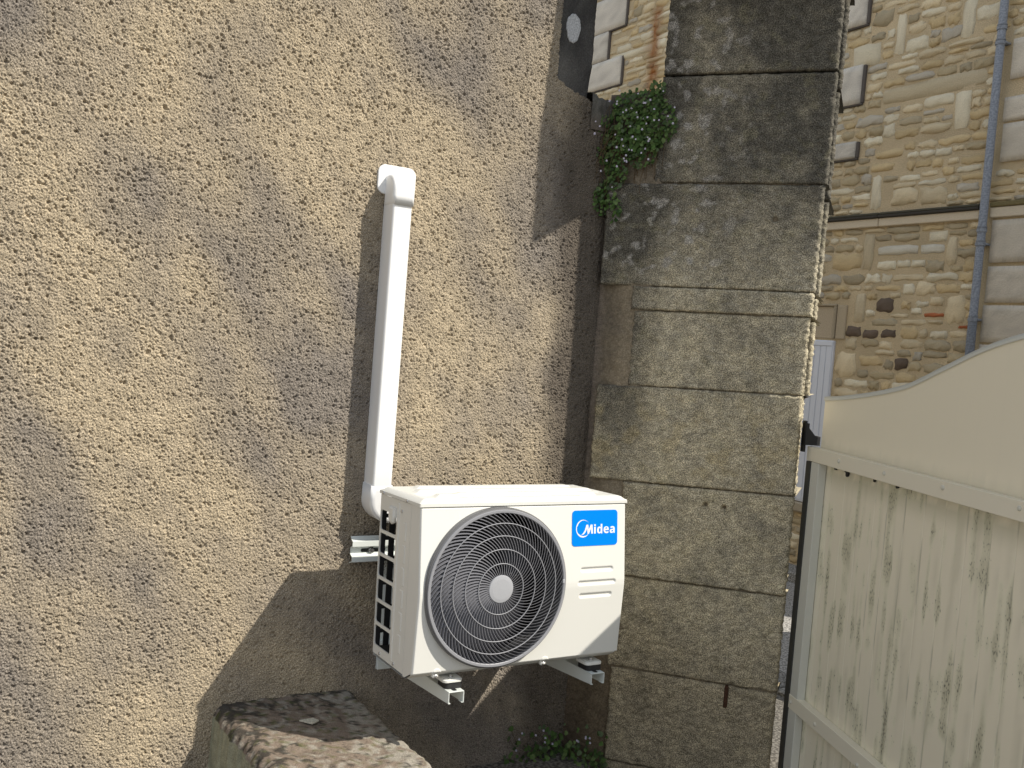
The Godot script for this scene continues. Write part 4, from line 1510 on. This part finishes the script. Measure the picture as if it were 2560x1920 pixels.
	var prof := [Vector2(-0.012, 0.0195), Vector2(-0.0125, 0.012), Vector2(-0.040, -0.004), Vector2(-0.050, -0.008), Vector2(-0.298, -0.008), Vector2(-0.298, 0.0195)]
	for i in prof.size():
		var p0: Vector2 = prof[i]
		var p1: Vector2 = prof[(i + 1) % prof.size()]
		bp.quad(Vector3(0.002, p0.y, p0.x), Vector3(0.002, p1.y, p1.x), Vector3(W - 0.002, p1.y, p1.x), Vector3(W - 0.002, p0.y, p0.x))
	for x in [0.078, 0.444]:
		var hp := PackedVector2Array()
		for i in 13: hp.append(Vector2(x + 0.015 * cos(PI * i / 12), 0.016 + 0.015 * sin(PI * i / 12)))
		bp.slab(hp, -0.012, 0.0045, 0.004)
		bp.box(Vector3(x - 0.010, -0.002, -0.02), Vector3(x + 0.010, 0.012, -0.004), 0.004)
	var bo := obj("base_pan", bp, M.white, t)
	for x in [0.078, 0.444]:
		screw(Transform3D(), Vector3(x, 0.004, -0.0045), bo)
	for x in [0.114, 0.614]:
		var ft := MB.new()
		ft.xf = Transform3D(Basis(Vector3(1, 0, 0), Vector3(0, 0, -1), Vector3(0, 1, 0)), Vector3.ZERO)
		ft.slab(rrect(x - 0.006, 0.008, x + 0.058, 0.078, 0.014), -0.0215, -0.0125, 0.003)
		ft.slab(rrect(x + 0.004, 0.014, x + 0.048, 0.048, 0.008), -0.013, -0.0115, 0.001)
		var fto := obj("foot", ft, M.white, t)
		var nut := MB.new()
		nut.xf = ft.xf
		nut.lathe(Vector3(x + 0.026, 0.031, 0), PackedVector2Array([Vector2(0.009, -0.0115), Vector2(0.009, -0.0095), Vector2(0.0065, -0.0093), Vector2(0.0065, -0.005), Vector2(0.0003, -0.004)]), 6)
		obj("bolt", nut, M.steel, fto)
	lid(t)
	badge(t)

func screw(xf: Transform3D, at: Vector3, parent: Node3D) -> void:
	var mb := MB.new()
	mb.xf = xf
	mb.lathe(at, PackedVector2Array([Vector2(0.0052, 0.0), Vector2(0.0048, 0.0022), Vector2(0.003, 0.0036), Vector2(0.0002, 0.0038)]), 12)
	obj("screw", mb, M.steel, parent)

# a flat rectangle with one rounded opening, and the edge of the sheet round the opening
func hole_cell(mb: MB, x0: float, x1: float, y0: float, y1: float, hx0: float, hx1: float, hy0: float, hy1: float, r: float, thick: float) -> void:
	var inner := rrect(hx0, hy0, hx1, hy1, r, 5)
	var c := Vector2((hx0 + hx1) / 2, (hy0 + hy1) / 2)
	var outer := PackedVector2Array()
	var corners := [Vector2(x1, y0), Vector2(x1, y1), Vector2(x0, y1), Vector2(x0, y0)]
	# each quarter of the opening looks at one corner of the rectangle
	var m := inner.size()
	for i in m:
		var q := i / 6
		var w := i % 6
		var cr: Vector2 = corners[q]
		var p := cr
		if w == 0: p = Vector2(inner[i].x, cr.y) if q % 2 == 0 else Vector2(cr.x, inner[i].y)
		elif w == 5: p = Vector2(cr.x, inner[i].y) if q % 2 == 0 else Vector2(inner[i].x, cr.y)
		outer.append(p)
	for i in m:
		var j := (i + 1) % m
		mb.quad(Vector3(inner[i].x, inner[i].y, 0), Vector3(outer[i].x, outer[i].y, 0), Vector3(outer[j].x, outer[j].y, 0), Vector3(inner[j].x, inner[j].y, 0))
		mb.quad(Vector3(inner[i].x, inner[i].y, -thick), Vector3(inner[i].x, inner[i].y, 0), Vector3(inner[j].x, inner[j].y, 0), Vector3(inner[j].x, inner[j].y, -thick))

func lid(t: Node3D) -> void:
	var x0 := -0.004
	var x1 := 0.724
	var z0 := -0.304
	var z1 := 0.0035
	var xs := []
	var zs := []
	for i in 97: xs.append(lerpf(x0, x1, i / 96.0))
	for i in 129: zs.append(lerpf(z1, z0, i / 128.0))
	xs[1] = x0 + 0.0035
	xs[95] = x1 - 0.0035
	zs[1] = z1 - 0.0035
	zs[127] = z0 + 0.0035
	var top := func(x: float, z: float) -> float:
		var e := minf(minf(x - x0, x1 - x), minf(z1 - z, z - z0))
		var y := 0.5075 + 0.011 * smoothstep(0.0, 0.022, e)
		if e < 0.003: y -= 0.002 * (1.0 - e / 0.003)
		# pressed channels along the lid
		var ex := minf(x - x0, x1 - x)
		for c in [[-0.075, 0.012, 0.085], [-0.150, 0.014, 0.055], [-0.225, 0.014, 0.085]]:
			y += 0.0085 * smoothstep(c[1] + 0.007, c[1], absf(z - c[0])) * smoothstep(c[2] - 0.008, c[2] + 0.008, ex)
		y -= 0.004 * smoothstep(0.028, 0.040, e) * smoothstep(0.16, 0.145, ex) * smoothstep(-0.13, -0.10, z - 0.0)
		return y
	var pts := PackedVector3Array()
	for z in zs:
		for x in xs: pts.append(Vector3(x, top.call(x, z), z))
	var mb := MB.new()
	mb.grid(97, 129, pts)
	# rim hanging over the panels, corners cut
	var rimp := PackedVector2Array([Vector2(x0, z1 - 0.002), Vector2(x0, z0), Vector2(x1, z0), Vector2(x1, z1 - 0.002), Vector2(x1 - 0.003, z1), Vector2(x0 + 0.003, z1)])
	for i in rimp.size():
		var a := rimp[i]
		var b := rimp[(i + 1) % rimp.size()]
		mb.quad(Vector3(b.x, 0.4965, b.y), Vector3(a.x, 0.4965, a.y), Vector3(a.x, 0.5058, a.y), Vector3(b.x, 0.5058, b.y))
	mb.quad(Vector3(x0, 0.4965, z0), Vector3(x1, 0.4965, z0), Vector3(x1, 0.4965, z1), Vector3(x0, 0.4965, z1))
	var lo := obj("lid", mb, M.white, t)
	var sxf := Transform3D(Basis(Vector3(0, 0, 1), Vector3(0, 1, 0), Vector3(-1, 0, 0)), Vector3(0, 0, 0))
	for z in [-0.271, -0.089]:
		screw(sxf, Vector3(z, 0.5015, 0.004), lo)

func badge(t: Node3D) -> void:
	# lies on the slope of the upper half of the panel
	var slope := atan2(0.020, 0.2475)
	var base := Vector3(0.6005, 0.4205, panel_z(0.4205))
	var xf := Transform3D(Basis(Vector3.RIGHT, -slope), base)
	var mb := MB.new()
	mb.xf = xf
	mb.slab(rrect(-0.0865, -0.0555, 0.0865, 0.0555, 0.012, 8), 0.0004, 0.0014, 0.0003)
	var bo := obj("badge", mb, M.blue, t)
	# the ring: a crescent that swells at lower left and opens at upper right
	var em := MB.new()
	em.xf = xf
	var c := Vector2(-0.046, -0.001)
	var outer := []
	var inner := []
	var n := 44
	for i in n + 1:
		var q := float(i) / n
		var a := deg_to_rad(lerpf(38.0, 318.0, q))
		outer.append(c + Vector2(cos(a) * 0.0262, sin(a) * 0.0275))
		var th := 0.0002 + 0.0036 * pow(sin(PI * clampf(q * 0.9 + 0.02, 0, 1)), 0.8)
		if q > 0.45 and q < 0.66: th *= 0.55
		if q > 0.62 and q < 0.95: th = maxf(th, 0.0042 * sin(PI * (q - 0.55) / 0.47))
		inner.append(c + Vector2(0.0008, 0.0004) + Vector2(cos(a) * (0.0262 - th), sin(a) * (0.0275 - th)))
	for i in n:
		var o0: Vector2 = outer[i]
		var o1: Vector2 = outer[i + 1]
		var i0: Vector2 = inner[i]
		var i1: Vector2 = inner[i + 1]
		em.quad(Vector3(i0.x, i0.y, 0.0018), Vector3(o0.x, o0.y, 0.0018), Vector3(o1.x, o1.y, 0.0018), Vector3(i1.x, i1.y, 0.0018))
	obj("emblem_ring", em, M.ink, bo)
	# the M: two slanted strokes with a swash to the lower left
	var mm := MB.new()
	mm.xf = xf
	mm.slab(PackedVector2Array([Vector2(-0.053, -0.0205), Vector2(-0.046, -0.016), Vector2(-0.039, -0.006), Vector2(-0.0335, 0.0105), Vector2(-0.0265, 0.0105), Vector2(-0.0245, -0.006), Vector2(-0.0175, 0.0105), Vector2(-0.0105, 0.0105), Vector2(-0.0085, -0.0175), Vector2(-0.0150, -0.0175),
		Vector2(-0.0158, -0.001), Vector2(-0.0235, -0.0175), Vector2(-0.0290, -0.0175), Vector2(-0.0305, -0.0005), Vector2(-0.0365, -0.0125), Vector2(-0.0430, -0.0190)]), 0.0012, 0.0019)
	obj("emblem_letter", mm, M.ink, bo)
	var tm := TextMesh.new()
	var fnt := SystemFont.new()
	fnt.font_names = PackedStringArray(["Droid Sans"])
	fnt.font_weight = 700
	tm.font = fnt
	tm.text = "idea"
	tm.font_size = 32
	tm.pixel_size = 0.00125
	tm.depth = 0.0006
	tm.horizontal_alignment = HORIZONTAL_ALIGNMENT_LEFT
	tm.vertical_alignment = VERTICAL_ALIGNMENT_BOTTOM
	var to := MeshInstance3D.new()
	to.name = "lettering"
	to.mesh = tm
	to.material_override = M.ink
	bo.add_child(to)
	var bb := tm.get_aabb()
	var sc := Vector3(0.0800 / bb.size.x, 0.0295 / bb.size.y, 1.0)
	to.transform = xf * Transform3D(Basis().scaled(sc), Vector3(-0.0045 - bb.position.x * sc.x, -0.0178 - bb.position.y * sc.y, 0.0016))


# ---- white pipe trunking down the wall
func trunking() -> void:
	var t := thing("pipe_trunking", "white plastic trunking running down the roughcast wall to the air conditioner", "trunking", F_wall)
	var X := Vector3.RIGHT
	var Y := Vector3.UP
	var Z := Vector3.BACK
	var ul := -0.888
	var ur := -0.8194
	# straight cover
	var mb := MB.new()
	var prof := PackedVector2Array([Vector2(ul, 0.0), Vector2(ur, 0.0), Vector2(ur, 0.070)])
	for i in 6:
		var a := PI / 2 * i / 5
		prof.append(Vector2(ur - 0.012 + 0.012 * cos(a), 0.070 + 0.012 * sin(a)))
	for i in 7:
		var a := PI / 2 + PI / 2 * i / 6
		prof.append(Vector2(ul + 0.008 + 0.008 * cos(a), 0.074 + 0.008 * sin(a)))
	loaf(mb, prof, -Y, X, Z, -1.93, -0.99, 0.0, 0.0)
	obj("straight_cover", mb, M.pvc, t)
	# wall plate
	var pl := MB.new()
	pl.slab(rrect(-0.918, 1.956, -0.784, 2.052, 0.026, 7), -0.004, 0.0065, 0.002)
	obj("wall_plate", pl, M.pvc, t)
	# top elbow: a side outline in (z, v) pushed across
	var el := PackedVector2Array([Vector2(0.0, 1.915), Vector2(0.086, 1.915), Vector2(0.087, 1.945)])
	for i in 9:
		var a := PI / 2 * i / 8
		el.append(Vector2(0.034 + 0.053 * cos(a), 1.963 + 0.055 * sin(a)))
	el.append(Vector2(0.0, 2.018))
	var eb := MB.new()
	loaf(eb, el, -X, Z, Y, -(ur + 0.0035), -(ul - 0.0035), 0.010, 0.012)
	obj("top_elbow", eb, M.pvc, t)
	# bottom elbow: outline in (u, v), pushed out of the wall
	var be := PackedVector2Array([Vector2(ur + 0.0035, 1.000), Vector2(ul - 0.0035, 1.000), Vector2(ul - 0.0045, 0.955)])
	for i in 10:
		var a := PI + PI / 2 * i / 9
		be.append(Vector2(ul + 0.072 + 0.077 * cos(a), 0.947 + 0.073 * sin(a)))
	be.append(Vector2(-0.70, 0.874))
	be.append(Vector2(-0.70, 0.948))
	be.append(Vector2(ur + 0.02, 0.948))
	be.append(Vector2(ur + 0.0035, 0.965))
	var bb := MB.new()
	loaf(bb, be, Z, X, Y, 0.0, 0.088, 0.0, 0.015)
	obj("bottom_elbow", bb, M.pvc, t)


# ---- little flowering plants in the joints
func leaf(mb: MB, at: Vector3, nrm: Vector3, size: float, col: Color) -> void:
	var x := nrm.cross(Vector3(rng.randf() - 0.5, 1, rng.randf() - 0.5)).normalized()
	var y := nrm.cross(x).normalized()
	mb.col = col
	var m := 9
	var rim := []
	for i in m:
		var a := TAU * i / m
		var r := size * (1.0 + 0.16 * cos(a * 5.0)) * (0.55 if i == 0 else 1.0)
		rim.append(at + x * cos(a) * r + y * sin(a) * r + nrm * size * rng.randf_range(-0.22, 0.12))
	for i in m:
		mb.tri(at, rim[i], rim[(i + 1) % m])

func flower(mb: MB, at: Vector3, nrm: Vector3, size: float) -> void:
	for q in [[-0.6, 0.9], [0.6, 0.9], [-0.9, -0.5], [0.0, -0.9], [0.9, -0.5]]:
		var c: Vector3 = at + Vector3(q[0], q[1], 0) * size * 0.55
		mb.col = lin(0.72, 0.68, 0.82) * rng.randf_range(0.85, 1.0)
		var rim := []
		for i in 5:
			var a := TAU * i / 5
			rim.append(c + Vector3(cos(a), sin(a), 0) * size * 0.48 + nrm * size * rng.randf_range(0, 0.4))
		for i in 5: mb.tri(c, rim[i], rim[(i + 1) % 5])

func plants() -> void:
	var greens := [lin(0.07, 0.125, 0.035), lin(0.09, 0.15, 0.045), lin(0.05, 0.09, 0.028), lin(0.125, 0.18, 0.065), lin(0.085, 0.12, 0.06)]
	var t := thing("trailing_plant", "leafy trailing plant with tiny lilac flowers hanging from the hole beside the pier", "plant", F_stone)
	var fol := MB.new()
	var flo := MB.new()
	var stems := MB.new()
	stems.col = lin(0.11, 0.075, 0.04)
	# lobes: centre s, v, half width, half height, leaves
	var lobes := [[0.10, 2.405, 0.105, 0.05, 130], [0.175, 2.33, 0.075, 0.085, 130], [0.06, 2.33, 0.11, 0.075, 150], [0.12, 2.27, 0.08, 0.06, 90], [0.02, 2.24, 0.065, 0.07, 70], [0.13, 2.23, 0.06, 0.06, 60], [0.03, 2.15, 0.05, 0.06, 60], [0.0, 2.06, 0.045, 0.06, 60], [0.04, 2.02, 0.035, 0.05, 24], [0.17, 2.455, 0.03, 0.03, 22]]
	for L in lobes:
		for i in L[4] * 2:
			var a := rng.randf() * TAU
			var r := sqrt(rng.randf())
			var s: float = L[0] + cos(a) * r * L[2]
			var v: float = L[1] + sin(a) * r * L[3]
			var off := rng.randf_range(0.004, 0.05) * (1.0 - 0.6 * r)
			if s < 0: off += -s * 0.55
			var nrm := Vector3(rng.randf_range(-0.6, 0.4), rng.randf_range(-0.1, 0.9), 1.0).normalized()
			leaf(fol, Vector3(s, v, 0.012 + 0.038 * smoothstep(-0.02, 0.10, s) + off), nrm, rng.randf_range(0.004, 0.0098), greens[rng.randi() % 5] * rng.randf_range(0.75, 1.25))
	for i in 52:
		var L: Array = lobes[[0, 0, 1, 1, 1, 2, 2, 3, 4, 5, 6][rng.randi() % 11]]
		var at := Vector3(L[0] + rng.randf_range(-1, 1) * L[2], L[1] + rng.randf_range(-0.9, 0.9) * L[3], rng.randf_range(0.075, 0.105))
		if at.x < 0: at.z += -at.x * 0.5
		flower(flo, at, Vector3(0, 0.2, 1).normalized(), rng.randf_range(0.003, 0.0045))
	for i in 44:
		var p0 := Vector3(rng.randf_range(-0.02, 0.2), rng.randf_range(2.28, 2.42), 0.01)
		var path := PackedVector3Array()
		var dx := rng.randf_range(-0.06, 0.03)
		var len := rng.randf_range(0.08, 0.34)
		for q in 7:
			var w := q / 6.0
			path.append(p0 + Vector3(dx * w + 0.012 * sin(w * 5 + i), -len * w * (0.6 + 0.4 * w), 0.01 + 0.035 * sin(w * PI) + maxf(0, -(p0.x + dx * w)) * 0.5))
		stems.tube(path, 0.0009, 4, false)
	obj("stems", stems, M.leaf, t, "", "stuff")
	obj("leaves", fol, M.leaf, t, "", "stuff")
	obj("flowers", flo, M.leaf, t, "", "stuff")
	# another one at the foot of the corner
	var t2 := thing("foot_plant", "small leafy plant growing from the dark ground at the foot of the wall corner", "plant", F_stone)
	var fol2 := MB.new()
	var flo2 := MB.new()
	var st2 := MB.new()
	st2.col = lin(0.09, 0.07, 0.035)
	for i in 230:
		var s := rng.randf_range(-0.16, 0.20)
		var hgt := rng.randf() * rng.randf() * 0.16
		var off := rng.randf_range(0.01, 0.10)
		if s < 0: off += -s * 0.9
		var at := Vector3(s, -0.05 + hgt, off)
		leaf(fol2, at, Vector3(rng.randf_range(-0.5, 0.4), rng.randf_range(0.3, 1.2), 1.0).normalized(), rng.randf_range(0.005, 0.011), greens[rng.randi() % 5] * rng.randf_range(0.75, 1.2))
		if i % 4 == 0: st2.tube(PackedVector3Array([Vector3(s * 0.9, -0.06, off * 0.6), at.lerp(Vector3(s * 0.9, -0.06, off * 0.6), 0.5) + Vector3(0.005, 0, 0), at]), 0.0009, 4, false)
	for i in 14:
		var s := rng.randf_range(-0.12, 0.16)
		flower(flo2, Vector3(s, 0.0 + rng.randf() * 0.07, 0.10 + maxf(0, -s) * 0.9), Vector3(0, 0.3, 1).normalized(), 0.0045)
	obj("stems", st2, M.leaf, t2, "", "stuff")
	obj("leaves", fol2, M.leaf, t2, "", "stuff")
	obj("flowers", flo2, M.leaf, t2, "", "stuff")
